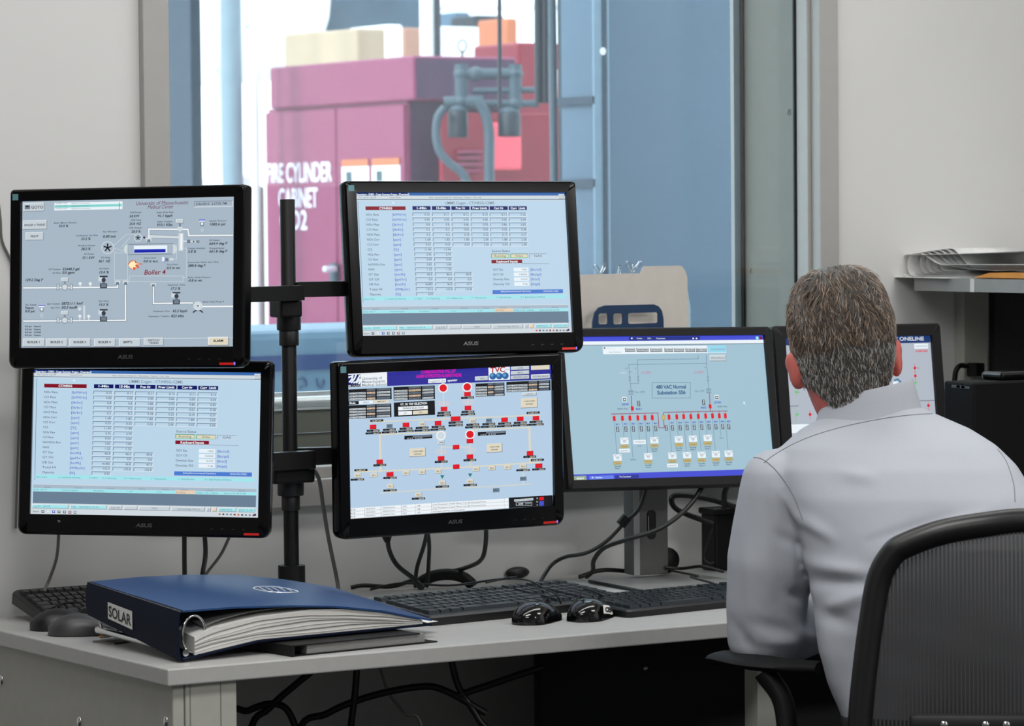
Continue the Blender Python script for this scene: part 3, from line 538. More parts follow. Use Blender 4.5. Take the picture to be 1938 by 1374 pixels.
    for x0, x1, c, t in ((242, 484, c_cy, 'Log On - HU/FE'), (496, 736, c_cy, 'MSE - 10/09/2015 07:19'), (746, 838, c_btn, 'Log Off'), (848, 938, c_btn, ''), (946, 1148, c_btn, 'TREND'), (1158, 1374, c_btn, 'Acknowledge Alarms'), (1384, 1412, c_btn, 'R'), (1420, 1450, c_sand, ''), (1460, 1574, c_cy, '10/09/2015'), (1584, 1694, c_cy, '07:57:15 AM')):
        y = 1120 - .012 * ((x0 + x1) / 2 - 240); d.btn(x0, y - 14, x1, y + 14, c, c_hi, c_lo, 2, 3); n = len(t)
        if n: xa = (x0 + x1) / 2 - 4.0 * n if c is c_btn else x0 + 6; T(t, xa, xa + 8.2 * n, y, 12, c_gray)
    T('Start', 248, 292, 1156, 12, c_dk)
    for k, x in enumerate((316, 350, 388, 424, 460, 496, 530)): d.rect(x - 9, 1146, x + 9, 1164, (c_k, c_lt, c_bt, c_dk, c_dk, c_mar, c_md)[k], 3); d.rect(x - 4, 1150, x + 5, 1158, c_wh, 4)
    for k, x in enumerate(range(1470, 1690, 24)): d.rect(x - 6, 1131, x + 6, 1142, (c_fire, c_dk, c_md, c_md, c_mar)[k % 5], 3)
    d.rect(1690, 1126, 1702, 1140, c_navy, 3)
    return d

def disp_oneline():
    d = Display([(133, 175), (1568, 113), (1585, 1100), (148, 1195)], .408, .255); d.bg(c_br); T = d.text; S = lambda y, x, x0=133: y - .043 * (x - x0)
    d.quad([(420, 165), (1568, 113), (1569, 216), (420, 262)], c_deep, 1)
    d.quad([(137, 177), (418, 163), (420, 258), (139, 270)], c_hi, 2); d.quad([(144, 184), (232, 180), (233, 252), (145, 256)], c_navy, 3)
    for pts in ([(152, 200), (166, 196), (178, 190), (172, 214), (156, 232)], [(170, 236), (190, 210), (200, 186)], [(186, 238), (204, 232), (226, 190)], [(206, 238), (222, 214)], [(222, 244), (232, 216)]): d.line(pts, 11, c_wh, 4)
    T('UMASS', 148, 234, 260, 14, c_k, .1)
    for t, x1, y in (('University of', 384, 208), ('Massachusetts', 402, 230), ('Medical School', 414, 252)): T(t, 242, x1, y + 3, 18, c_md, .02, y1=y - 4)
    for t, x0, x1, y in (('COMMUNICATION FAIL LIST', 656, 902, 160), ('ALARM NOTIFICATION ALARM BY PHONE', 622, 940, 190)): T(t, x0, x1, y + 4, 22, c_mag, .06, y1=y - 5)
    d.rect(708, 212, 832, 240, c_hi, 3); T('Logged In As:', 716, 824, 229, 14, c_md, y1=223); T('operator', 842, 912, 223, 16, c_wh, .05, y1=219); d.btn(1036, 194, 1128, 224, c_btn, c_hi, c_lo, 3); T('HELP', 1072, 1100, 210, 10, c_k)
    d.quad([(1130, 132), (1280, 126), (1282, 218), (1132, 222)], c_wh, 3); T('TVC', 1142, 1246, 151, 36, C_('brick', (176, 36, 50)), .04, k=6, y1=145); T('SYSTEMS', 1244, 1272, 146, 8, c_pur)
    for x in (1160, 1205, 1248): d.disc(x, 192 - .04 * (x - 1205), 24, C_('ball', (44, 98, 158)), 4); d.disc(x - 6, 186, 11, C_('ball_light', (96, 160, 206)), 5)
    for x0, y0, x1, y1, t in ((1288, 125, 1416, 150, 'OVR'), (1288, 156, 1416, 182, 'BACK'), (1288, 188, 1416, 214, 'FEEDERS SUM'), (1428, 116, 1560, 150, ''), (1428, 180, 1562, 212, 'ISO BALANCE')): d.btn(x0, y0, x1, y1, c_btn if t else c_cream, c_hi, c_lo, 3); t and T(t, x0 + (14 if len(t) > 5 else 46), x1 - (14 if len(t) > 5 else 44), (y0 + y1) / 2, 12, c_dk, y1=(y0 + y1) / 2 - 3)
    def tab(x0, y0, x1, rows, rh, split=(.4, .62)):
        y1 = y0 + rows * rh; dy = -.043 * (x1 - x0)
        d.quad([(x0, y0), (x1, y0 + dy), (x1 + 2, y1 + dy), (x0 + 2, y1)], c_k, 2)
        for r in range(rows):
            y = y0 + rh * (r + .5)
            for j, (a, b, c) in enumerate(((.02, split[0], c_lt if r else c_k), (split[0] + .03, split[1], c_sand if r % 2 else c_md), (split[1] + .04, .97, c_lt if r % 3 else c_md))):
                if r == 0 and j == 0: continue
                xa, xb = x0 + (x1 - x0) * a, x0 + (x1 - x0) * b; ya, yb = y - .043 * (xa - x0), y - .043 * (xb - x0); k = rh * .33
                d.quad([(xa, ya - k), (xb, yb - k), (xb, yb + k), (xa, ya + k)], c, 3)
                if c is not c_k: T(('Gas Turbine', 'On Line', 'Running')[j] + ' KW' * (j == 0), xa + 3, xb - 3, ya, rh * .42, c_k, .03, y1=yb)
    tab(148, 286, 450, 4, 20); d.quad([(220, 366), (320, 362), (320, 384), (220, 388)], c_wh, 5); d.quad([(326, 362), (430, 357), (430, 379), (326, 384)], c_cream, 5); d.quad([(148, 370), (220, 366), (220, 390), (148, 394)], c_k, 2); T('Mode', 154, 196, 381, 14, c_wh, .05); T('IDLE', 250, 290, 375, 9, c_md, .03, k=7); T('IMPORT', 350, 408, 371, 9, c_dk, .03, k=7)
    tab(148, 398, 448, 5, 19); tab(464, 270, 754, 5, 19, (.34, .66)); tab(1040, 246, 1242, 5, 18.5, (.4, .62)); tab(1256, 234, 1564, 4, 18, (.48, .7))
    d.quad([(466, 378), (754, 363), (756, 464), (468, 478)], c_k, 2); T('GT, SG TRIP SELECTION', 512, 698, 390, 15, c_wh, .04, y1=382); d.quad([(496, 408), (704, 399), (705, 424), (497, 434)], c_hi, 3); T('ENABLE SELECTION', 530, 674, 419, 12, c_md, .04, y1=412); d.quad([(497, 440), (594, 436), (594, 464), (498, 468)], c_hi, 3); d.quad([(600, 436), (705, 430), (705, 456), (600, 462)], c_cream, 3); T('GT', 536, 556, 453, 11, c_dk); T('SG', 642, 664, 447, 11, c_dk)
    cl = c_cream
    for pts, t in (([(298, 514), (1490, 466)], 7), ([(300, 514), (300, 545)], 4), ([(366, 602), (800, 584)], 8), ([(1000, 572), (1420, 552)], 8), ([(368, 602), (372, 860)], 14), ([(1418, 552), (1424, 800)], 14), ([(190, 866), (900, 836)], 9), ([(900, 836), (1490, 797)], 9), ([(376, 1014), (856, 980)], 5), ([(958, 978), (1436, 950)], 5), ([(814, 300), (820, 500)], 7), ([(982, 300), (986, 480)], 7), ([(800, 640), (800, 860)], 7), ([(1000, 640), (1004, 820)], 7), ([(800, 692), (1000, 690)], 5), ([(440, 880), (442, 1000)], 4), ([(1374, 820), (1376, 950)], 5), ([(806, 896), (806, 980)], 3), ([(1002, 890), (1002, 970)], 3)): d.line(pts, t, cl, 2)
    for x, y, c in ((813, 276, c_red), (981, 269, c_red), (1001, 601, c_red), (797, 609, c_lt)):
        d.line([(x - 42, y + 26), (x + 44, y - 26)], 4, c_sand, 2); d.disc(x, y, 34, c_wh, 3, 24); d.disc(x, y, 26, c, 4, 24)
    def blk(x, y, t='', c=c_red, w=46, h=32): d.btn(x - w / 2, y - h / 2, x + w / 2, y + h / 2, c, c_lt if c is not c_red else c_red, c_mar if c is c_red else c_md, 4, 3); t and T(t, x - 14, x + 14, y, 9, c_dk, .04, k=8)
    def lab(x, y, w=90, h=15): d.quad([(x - w / 2, y - h / 2 + .02 * w), (x + w / 2, y - h / 2 - .02 * w), (x + w / 2, y + h / 2 - .02 * w), (x - w / 2, y + h / 2 + .02 * w)], c_k, 5); T('1200 kW', x + 0 * w, x + w * .42, y, h * .6, c_cream, .03, k=8); T('52', x - w * .36, x - w * .16, y + 1, h * .5, c_md, k=8)
    for x, y, c in ((320, 549, c_red), (434, 542, c_gray), (551, 535, c_red), (664, 529, c_cream), (776, 523, c_red), (1020, 507, c_cream), (1132, 503, c_gray), (1243, 499, c_red), (1353, 493, c_red), (1463, 488, c_red)): blk(x, y, '' if c is c_red else '52', c); lab(x, y + 26); lab(x, y + 44, 108, 14)
    blk(900, 492, w=68, h=34); lab(900, 518, 100); lab(900, 538, 100, 14)
    for x, y in ((818, 423), (986, 416)): blk(x, y); lab(x, y + 27); lab(x, y + 45, 100, 14)
    blk(983, 319); lab(983, 344)
    for x, y in ((816, 384), (986, 378), (800, 722), (1004, 712)):
        for k in (-1, 1): d.line([(x - 38, y + 9 * k), (x - 26, y - 6 + 9 * k), (x - 13, y + 6 + 9 * k), (x, y - 6 + 9 * k), (x + 13, y + 6 + 9 * k), (x + 26, y - 6 + 9 * k), (x + 38, y + 6 + 9 * k)], 6, C_('blush', (216, 204, 206)), 3)
    blk(797, 658, 'OFF', c_lt); blk(1000, 648); blk(903, 691); blk(798, 770); lab(798, 794); blk(1000, 758); lab(1000, 782); blk(904, 828); blk(366, 794); lab(366, 818); blk(1422, 734); lab(1420, 758)
    for x0, y0, x1, y1 in ((574, 696, 690, 758), (1116, 664, 1228, 728), (1356, 344, 1474, 416)): d.btn(x0, y0, x1, y1, c_cream, c_lt, c_md, 3, 4); T('LOAD SHED', x0 + 24, x1 - 20, y0 + 24, 9, c_dk, .03, k=8); T('SETPOINT', x0 + 34, x1 - 30, y0 + 44, 9, c_dk, .03, k=8)
    d.btn(1366, 308, 1468, 330, c_btn, c_hi, c_lo, 3); T('LEG B', 1398, 1438, 318, 9, c_dk)
    for x, y in ((638, 616), (1154, 590)): d.quad([(x - 98, y - 4), (x + 98, y - 14), (x + 98, y + 12), (x - 98, y + 22)], c_k, 3); d.quad([(x - 40, y - 4), (x + 92, y - 11), (x + 92, y), (x - 40, y + 7)], c_md, 4); T('GT2  0 kW', x - 80, x + 30, y + 12, 9, c_lt)
    for x, y in ((346, 505), (1444, 450), (234, 853), (1474, 781)): d.quad([(x - 46, y - 6), (x + 46, y - 10), (x + 46, y + 5), (x - 46, y + 9)], c_k, 3); T('13.80 kV', x - 34, x + 32, y, 9, c_cream, .03)
    for x, y, c in ((210, 890, c_cream), (324, 887, c_cream), (438, 882, c_red), (552, 873, c_cream), (665, 866, c_cream), (778, 860, c_cream), (1043, 845, c_cream), (1154, 837, c_cream), (1264, 832, c_cream), (1373, 826, c_cream), (1484, 822, c_red), (440, 966, c_cream), (806, 942, c_cream), (1002, 932, c_cream), (638, 1026, c_cream), (1373, 911, c_gray), (1183, 992, c_gray)): blk(x, y, '' if c is c_red else '52-1', c, 50, 32)
    for x, y in ((208, 919), (438, 907), (438, 995), (806, 968), (1002, 957), (638, 1053), (1373, 852), (1484, 846)): lab(x, y, 94, 14)
    for x, y in ((806, 900), (1002, 888)): d.quad([(x - 15, y - 12), (x + 15, y - 12), (x, y + 14)], C_('pine', (34, 120, 130)), 4)
    d.quad([(146, 1122), (1272, 1050), (1274, 1118), (148, 1195)], c_hi, 2)
    for k in (1, 2): d.line([(147, 1122 + 24 * k), (1273, 1050 + 23 * k)], 2, c_md)
    for x in (260, 374, 518, 616, 730, 1242): y = 1122 - .064 * (x - 146); d.line([(x, y), (x + 2, y + 70)], 3, c_md)
    for k in range(3):
        for t, x0, x1 in (('ACB', 158, 192), ('02/26/2015', 270, 332), ('00:00:22.0ms', 386, 474), ('DSC', 528, 556), ('UB', 628, 650), ('Line Processors Install Master Line #2 Processed Line', 740, 1112 - 150 * (k == 2))): y = 1134 + 24 * k - .064 * ((x0 + x1) / 2 - 146); T(t, x0, x1, y + .03 * (x1 - x0), 11, c_dk, y1=y - .03 * (x1 - x0))
    d.quad([(1274, 1046), (1582, 1028), (1585, 1100), (1276, 1120)], c_k, 2); d.quad([(1312, 1058), (1446, 1048), (1446, 1064), (1312, 1074)], c_lt, 3); T('RESUME NOW LOGGING', 1318, 1440, 1064, 9, c_dk, y1=1057); d.frame(1326, 1078, 1436, 1100, c_wh, 3); T('4343', 1340, 1374, 1089, 11, c_wh, .03); T('ON/OFF', 1388, 1428, 1087, 8, c_lt)
    d.rect(1488, 1040, 1520, 1064, c_red, 3); d.rect(1488, 1070, 1520, 1102, c_blue, 3); T('S', 1468, 1478, 1050, 10, c_wh); T('D', 1468, 1478, 1074, 10, c_wh); T('A', 1468, 1478, 1096, 10, c_wh)
    return d

def disp_substation():
    d = Display([(82, 183), (1540, 165), (1625, 1179), (165, 1215)], .428, .2675); d.bg(c_de); T = d.text
    d.quad([(82, 183), (1540, 165), (1543, 198), (85, 216)], C_('xp_blue', (66, 76, 210)), 1); d.quad([(566, 180), (1080, 174), (1082, 200), (568, 206)], C_('xp_navy', (30, 46, 130)), 2)
    for t, a, b in (('Cimtec -', 622, 668), ('SUB -', 700, 730), ('Transmission', 762, 828)): T(t, a, b, 190, 11, c_lt, .03)
    for x in (588, 1032, 1056): d.disc(x, 190, 6, c_wh)
    for x, c in ((1474, c_blue), (1498, c_cy), (1524, c_mar)): d.rect(x - 10, 175, x + 10, 195, c, 3)
    d.quad([(85, 216), (1543, 198), (1546, 224), (88, 242)], c_wh, 2); d.quad([(88, 241), (1546, 223), (1547, 228), (88, 246)], c_md, 3)
    d.quad([(378, 252), (1270, 240), (1274, 294), (382, 306)], c_wh, 2); d.quad([(1134, 242), (1270, 240), (1274, 290), (1138, 292)], C_('aqua', (150, 214, 236)), 3)
    for i, (a, b) in enumerate(((540, 612), (622, 710), (722, 808), (824, 886), (894, 966), (976, 1044), (1052, 1132))): d.rect(a, 260, b, 288, c_dk, 3); d.rect(a + 4, 260, b - 4, 284, c_btn, 4); T(('Overview', 'System Status', 'Sub Overview', 'SS Status', 'SS Devices', 'SS Alarms', 'Meter Trends')[i], a + 8, b - 8, 272, 11, c_k, .03)
    d.disc(392, 262, 7, c_md); T('UMMC Security', 404, 470, 265, 11, c_lt); T('User Overview', 424, 506, 290, 10, c_md); T('ACKNOWLEDGE ALARMS', 1158, 1262, 268, 12, c_md)
    d.btn(1152, 310, 1270, 354, c_btn, c_hi, c_lo, 2); T('All Breaker Removed', 1160, 1258, 331, 11, c_dk)
    g = c_gray
    for p in ([(1066, 312), (1070, 338), (628, 346), (634, 470)], [(1126, 310), (1132, 402)], [(1130, 370), (566, 380), (570, 424), (574, 470)], [(576, 494), (580, 518), (638, 516), (636, 494)], [(580, 518), (584, 566)], [(1132, 402), (1140, 470)], [(1140, 494), (1146, 560)], [(570, 440), (584, 428)]): d.line(p, 3, g, 2)
    for x, y in ((574, 482), (635, 482), (1140, 482)): d.frame(x - 5, y - 14, x + 5, y + 14, g, 3)
    T('OPEN', 500, 548, 441, 15, c_lt); T('CLOSED', 656, 728, 438, 18, C_('rose', (190, 130, 160)), .02); T('CLOSED', 1036, 1106, 434, 18, C_('rose', (190, 130, 160)), .02); T('24F', 540, 558, 408, 9, c_md); T('3E', 608, 620, 408, 9, c_md); T('12A', 1110, 1128, 400, 9, c_md)
    d.frame(736, 510, 1012, 622, g, 3); d.quad([(738, 512), (1004, 508), (1012, 618), (748, 624)], c_de, 1); ct = C_('sea', (26, 82, 128)); T('480 VAC Normal', 764, 980, 541, 26, ct, .05); T('Substation SS6', 772, 976, 582, 26, ct, .05)
    for x, y in ((583, 580), (1146, 570)):
        for k in (-1, 1): d.line([(x - 16, y + 10 * k - 5), (x + 16, y + 10 * k - 5)], 3, g); d.line([(x - 16, y + 10 * k + 4), (x + 16, y + 10 * k + 4)], 5, g)
    T('Fan OFF', 610, 684, 579, 15, g); T('Fan OFF', 1044, 1114, 571, 15, g)
    m = C_('wine', (150, 60, 90))
    for p in ([(585, 606), (592, 720)], [(1150, 590), (1158, 716)], [(442, 737), (778, 730), (786, 838), (824, 836), (820, 780)], [(818, 745), (820, 726), (1280, 716)]): d.line(p, 5, m, 2)
    d.rect(582, 682, 604, 712, c_red, 4); d.rect(1146, 668, 1166, 698, c_red, 4); d.rect(808, 746, 828, 780, c_gold, 4); d.frame(808, 746, 828, 780, C_('olive', (150, 150, 50)), 3, 5)
    for x, y in ((536, 632), (1204, 618)): d.rect(x - 15, y - 18, x + 15, y + 16, c_wh, 3); d.rect(x - 11, y - 10, x + 11, y + 12, c_dk, 4); d.rect(x - 6, y - 4, x + 6, y + 6, c_wh, 5)
    def met(x, y): d.rect(x - 10, y - 19, x + 10, y + 19, c_dk, 4); [d.rect(x - 5, y + 11 * k - 4, x + 5, y + 11 * k + 3, c_lt, 5) for k in (-1, 0, 1)]
    met(639, 662); met(1108, 653); met(838, 838)
    T('250TRP', 516, 568, 668, 13, c_bt, .04); T('BUS-1', 620, 660, 701, 13, c_bt, .05); T('BUS-2', 1090, 1128, 691, 13, c_bt, .05); T('237TRP', 1184, 1234, 655, 13, c_bt, .04); T('2000A Main', 484, 562, 700, 11, c_dk); T('2000A Main', 1208, 1280, 684, 11, c_dk)
    F = [(463, 770, 1030), (522, 768, 910), (576, 767, 1055), (633, 766, 920), (684, 765, 1022), (737, 764, 906), (858, 760, 1018), (914, 759, 900), (964, 757, 1014), (1016, 757, 896), (1070, 755, 1012), (1123, 753, 890), (1173, 752, 1008), (1222, 751, 896), (1266, 751, 1004)]
    for i, (x, y, e) in enumerate(F):
        d.rect(x - 10, y - 18, x + 10, y + 18, c_red, 4); d.line([(x, y - 32), (x, y - 18)], 3, m); xe = x + (e - y) * .082; d.line([(x, y + 18), (xe, e)], 2.5, g, 2)
        T('M%02d' % (i + 11), x + 12, x + 36, y + 41, 11, c_bt, .04); met(x + 25, y + 78)
        if i == 13: T('Spare', x + 2, x + 30, 910, 9, c_dk)
        elif i == 2: T('SPARE', xe - 20, xe + 20, 1067, 10, c_dk)
        elif i == 3: d.rect(xe - 44, 924, xe + 46, 954, c_wh, 3); T('Turb Basement', xe - 36, xe + 38, 938, 10, c_dk); T('Comp', xe - 14, xe + 14, 968, 10, c_dk)
        else:
            xe += 4; d.rect(xe - 29, e - 2, xe + 29, e + 44, c_wh, 3)
            for k in (-18, 18): d.line([(xe + k - 6, e + 6), (xe + k + 6, e + 6), (xe + k, e + 14)], 2, c_md, 4)
            d.disc(xe, e + 22, 14, c_lt, 4); T('ATS', xe - 10, xe + 10, e + 22, 8, c_md); d.rect(xe - 29, e + 48, xe + 29, e + 72, C_('olive', (150, 150, 50)), 3); d.rect(xe - 26, e + 51, xe + 26, e + 69, c_gold, 4); T('Normal', xe - 17, xe + 17, e + 60, 8, c_dk, .03)
            if i in (1, 6): d.rect(xe - 38, e + 78, xe + 40, e + 104, c_wh, 3); T('LCP/MCC', xe - 30, xe + 32, e + 92, 10, c_dk)
            else: T('West Bldg', xe - 24, xe + 24, e + 84, 9, c_dk, .03); T('Panel 2', xe - 18, xe + 20, e + 99, 9, c_dk, .03)
    d.quad([(1398, 646), (1398, 668), (1403, 663), (1409, 672), (1412, 670), (1406, 660), (1412, 658)], c_wh, 4)
    d.quad([(160, 1172), (1622, 1134), (1625, 1179), (165, 1215)], C_('xp_blue', (66, 76, 210)), 1); d.quad([(163, 1184), (262, 1180), (268, 1211), (166, 1215)], C_('start_green', (150, 170, 140)), 3); T('start', 196, 248, 1198, 16, c_wh, .05)
    d.quad([(286, 1184), (460, 1178), (462, 1204), (288, 1210)], C_('task_blue', (98, 128, 232)), 3); T('Activate', 328, 378, 1193, 11, c_wh, .03); d.quad([(470, 1178), (640, 1172), (642, 1198), (472, 1204)], C_('task_navy', (36, 48, 150)), 3); T('The Connector', 500, 586, 1188, 11, c_wh, .03); d.disc(310, 1193, 6, c_wh)
    return d

def disp_corner():
    d = Display([(1492, 641), (1768, 634.6), (1783, 867), (1509, 876)], .325, .26); d.bg(c_de2); T = d.text
    d.quad([(1492, 641), (1768, 634.6), (1768.5, 647), (1492.6, 653.5)], C_('head_navy', (20, 52, 112)), 1); T('SUBSTATION FEED LIST 13kV ONELINE', 1560, 1756, 643, 6.5, c_lt, .04, y1=640)
    d.rect(1738, 649, 1764, 658, c_wh, 2); T('ACKNOWLEDGE', 1740, 1762, 653.5, 3, c_md); T('ALARM FAILED', 1740, 1763, 662, 3.5, c_red, .04)
    for x, ys in ((1738.5, ((692, c_red), (706, c_red), (718, c_grn), (734, c_grn))), (1513, ((735, c_grn), (774, c_grn))), (1537, ((774, c_red),)), (1760, ((758, c_red),))):
        for y, c in ys: d.disc(x + .05 * (y - 690), y, 2.6, c, 3, 12); d.line([(x + .05 * (y - 690), y - 7), (x + .05 * (y - 690), y + 8)], .7, c, 2)
        y = ys[0][0]; T('A1', x + 4, x + 8, y, 2.6, c_dk)
    d.frame(1716, 720, 1736, 739, c_wh, 1.2); d.rect(1717, 721, 1735, 738, c_lt, 2)
    for k in range(3): T('Main 12.5', 1719, 1731, 725 + 4.5 * k, 2.5, c_md)
    d.line([(1497, 760), (1520, 759)], .8, c_dk); d.line([(1745, 750), (1776, 749)], .8, c_dk); d.line([(1513, 760), (1515, 790)], .7, c_grn); d.rect(1504, 791, 1540, 806, c_wh, 2)
    bf = C_('frame_blue', (40, 110, 160)); d.line([(1700, 714), (1706, 712), (1711, 716), (1713, 742)], 2.4, bf); d.rect(1698, 716, 1707, 742, c_wh, 3)
    return d

# ------------------------------------------------------------------ monitors
m_glogo = mat('logo_grey', (92, 94, 96), 0.3, 0.6); m_sticker = mat('sticker_teal', (96, 146, 152), 0.5, var=0.1)
m_bez = mat('bezel_black', (8, 8, 9), 0.14, var=0.05, spec=0.2); m_dell = mat('bezel_charcoal', (15, 15, 16), 0.5, var=0.05, spec=.3)
def mon_shell(root, w, h, ml, mr, mt, mb_, radii, m, deep=.042, side=None):
    ox0, ox1, oz0, oz1 = -w / 2 - ml, w / 2 + mr, -h / 2 - mb_, h / 2 + mt
    out = rrect(ox0, oz0, ox1, oz1, radii); cl = lambda p: (max(-w / 2, min(w / 2, p[0])), max(-h / 2, min(h / 2, p[1])))
    cx, cz = (ox0 + ox1) / 2, (oz0 + oz1) / 2
    ins = lambda k: [(cx + (x - cx) * (1 - 2 * k / (ox1 - ox0)), cz + (z - cz) * (1 - 2 * k / (oz1 - oz0))) for x, z in out]
    R3 = lambda pts, y: [(x, y, z) for x, z in pts]
    b = MB(); inn = [cl(p) for p in out]
    b.loft([R3(out, .020), R3(out, -.003), R3(ins(.0016), -.0062), R3(ins(.004), -.0082), R3(inn, -.0078), R3(inn, .001)], m, False)
    b.build('bezel', root, smooth=35, weld=True)
    k = MB(); k.loft([R3(out, .0202), R3(ins(.008), .026), R3(ins(.05), deep - .006), R3(ins(.06), deep)], side or m); k.build('back_cover', root, smooth=40)
    return ox0, ox1, oz0, oz1
def screen_for(root, d, w, h, share=None):
    if share is None: o = d.build(root); return o
    o = bpy.data.objects.new('screen', share); COL.objects.link(o); o.parent = root; return o
def monitor(label, pos, rot, sc_, d, share=None, led=True):
    t = thing('monitor', label, 'monitor', pos, [R(a) for a in rot], 'black monitors on the pole')
    t.scale = (sc_, sc_, sc_); w, h = .408, .255
    ox0, ox1, oz0, oz1 = mon_shell(t, w, h, .022, .0205, .021, .036, [.015, .018, .007, .007], m_bez)
    s = screen_for(t, d, w, h, share)
    lo = MB(); letter(lo, 'ASUS', (-.014, -.0083, -.1475), (.030, 0, 0), (0, 0, .0065), m_glogo, .03, .15); lo.build('logo', t, fixn=False)
    MB().b2((ox0 + .007, -.0089, oz1 - .019), (ox0 + .018, -.0080, oz1 - .008), m_sticker).build('sticker', t)
    MB().b2((ox1 - .045, -.0088, oz0 + .0045), (ox1 - .018, -.0078, oz0 + .0085), mat('red_stripe', (226, 28, 18), .4)).build('red_stripe', t)
    if led: MB().b2((ox1 - .0178, -.009, oz0 + .0045), (ox1 - .0155, -.0078, oz0 + .0095), glow('power_blue', (130, 120, 255), 1.2)).build('power_light', t)
    bt = MB()
    for k in range(4): bt.b2((ox1 - .105 + .019 * k, -.0084, oz0 + .014), (ox1 - .100 + .019 * k, -.0079, oz0 + .0155), m_charcoal)
    bt.build('button_marks', t)
    return t, s
K = .96
kp = lambda p: tuple(CAM + (Vector(p) - CAM) * K)
mTL, _ = monitor('black monitor at top left of the pole showing the boiler pipe diagram', kp((2.671, 5.522, 1.344)), (-3.9, -.61, -52.27), K, disp_boiler())
mTR, stab = monitor('black monitor at top right of the pole showing a table of emission readings', (3.294, 5.429, 1.352), (-6.64, .33, -8.68), 1, disp_table())
mBL, _ = monitor('black monitor at lower left, below the boiler diagram, showing a table of readings', kp((2.757, 5.634, 1.041)), (-5.4, .975, -37.6), K, None, stab.data, False)
mBR, _ = monitor('black monitor at lower right of the pole showing a red-block power diagram', (3.241, 5.393, 1.038), (.41, -.62, -4.14), 1, disp_oneline())
# office monitor on its own stand
C0 = CAM + (Vector((3.579, 5.200, 1.094)) - CAM) * 1.05
md = thing('monitor', 'dark monitor on its own desk stand showing the normal substation diagram', 'monitor', C0, (R(-10.4), R(.84), R(-6.5)))
mon_shell(md, .428, .2675, .016, .016, .016, .0195, [.008] * 4, m_dell, .05); disp_substation().build(md)
IM = (Matrix.Translation(C0) @ Euler((R(-10.4), R(.84), R(-6.5))).to_matrix().to_4x4()).inverted()
nb = at(1223, 1090, Z=.747); rzm = Matrix.Rotation(R(-6.5), 3, 'Z')
m_neck = mat('stand_grey', (88, 88, 88), .5, var=.05); m_neckl = mat('stand_light_grey', (140, 140, 140), .45)
k = MB(); k.box(nb + Vector((0, 0, .18)), (.074, .045, .352), m_neck, rzm, .004); k.box(nb + rzm @ Vector((-.032, -.0235, .18)), (.012, .002, .350), m_neckl, rzm); k.box(nb + rzm @ Vector((0, -.042, .29)), (.06, .05, .05), m_neck, rzm, .004)
k.v = [tuple(IM @ Vector(v)) for v in k.v]; nk = k.build('stand_neck', md, smooth=35)
k = MB(); ov = rrect(-.009, -.028, .009, .028, .009)
k.prism(ov, -.0245, -.0225, m_black, lambda x, z, y: nb + rzm @ Vector((x, y, z + .10))); k.box(nb + rzm @ Vector((-.0075, -.0248, .10)), (.0015, .0006, .034), m_neckl, rzm)
k.v = [tuple(IM @ Vector(v)) for v in k.v]; k.build('cable_slot', nk)
bp = at(1115, 1097, Z=.747); bq = at(1222, 1117, Z=.747)
ax = (bp - bq).normalized(); sx = Vector((ax.y, -ax.x, 0)); k = MB()
pl = [bq - ax * .005, bq - ax * .005 + sx * .235, bp + sx * .225, bp]
k.loft([[p + Vector((0, 0, -.0065)) for p in pl], [p + Vector((0, 0, -.002)) for p in pl], [p + Vector((0, 0, 0)) for p in pl]], mat('base_grey', (132, 132, 130), .35)); k.tube([bp + Vector((0, 0, -.003)), bq + Vector((0, 0, -.003))], .0032, m_black, 6); k.v = [tuple(IM @ Vector(v)) for v in k.v]; k.build('stand_base', md)
# square monitor in the corner behind the person
pc = at(1631, 637, D=6.85); pc.z -= .13
mc = thing('monitor', 'dark square monitor in the desk corner partly hidden behind the head', 'monitor', pc, (R(-8), R(.3), R(-8)))
mon_shell(mc, .325, .26, .027, .022, .024, .03, [.008] * 4, m_dell, .05); disp_corner().build(mc)
IM2 = (Matrix.Translation(pc) @ Euler((R(-8), R(.3), R(-8))).to_matrix().to_4x4()).inverted()
k = MB(); k.b2((pc.x - .04, pc.y + .06, .755), (pc.x + .04, pc.y + .10, 1.05), m_neck, .004); k.b2((pc.x - .03, pc.y + .045, .98), (pc.x + .03, pc.y + .065, 1.06), m_neck); k.v = [tuple(IM2 @ Vector(v)) for v in k.v]; k.build('stand_neck', mc)
k = MB(); k.b2((pc.x - .11, pc.y - .08, .7405), (pc.x + .11, pc.y + .13, .756), m_neck, .004); k.v = [tuple(IM2 @ Vector(v)) for v in k.v]; k.build('stand_base', mc)

# pole that carries the four black monitors
YP = 5.52; pp = at(547.5, 700, Y=YP); XP = pp.x
pm = thing('monitor_pole', 'black desk pole with four monitor arms standing behind the binder', 'monitor stand', (XP, YP, DZ))
zt = at(547, 377, Y=YP).z - DZ; zat = lambda y: at(547, y, Y=YP).z - DZ; rp = 14.2 / FPX * 6.28
MB().tube([(0, 0, 0), (0, 0, zt - .001), (0, 0, zt)], [rp, rp, rp * .93], m_black, 20).build('pole', pm, smooth=True)
def collar(spec, name='collar'):
    c = MB()
    for y0, y1, wpx in spec: r = wpx / 2 / FPX * 6.28; c.tube([(0, 0, zat(y1)), (0, 0, zat(y1) + .002), (0, 0, zat(y0) - .002), (0, 0, zat(y0))], [r * .95, r, r, r * .95], m_charcoal if name == 'collar' else m_black, 20)
    return c.build(name, pm, smooth=35)
collar([(575, 625, 46), (625, 654, 38)]); collar([(895, 938, 50), (938, 966, 35)])
MB().tube([(0, 0, 0.001), (0, 0, .002), (0, 0, zat(1070) - .002), (0, 0, zat(1070))], [.024] * 4, m_black, 20).b2((-.034, -.05, 0.0005), (.06, .06, .012), m_black, .004).build('base_clamp', pm, smooth=35)
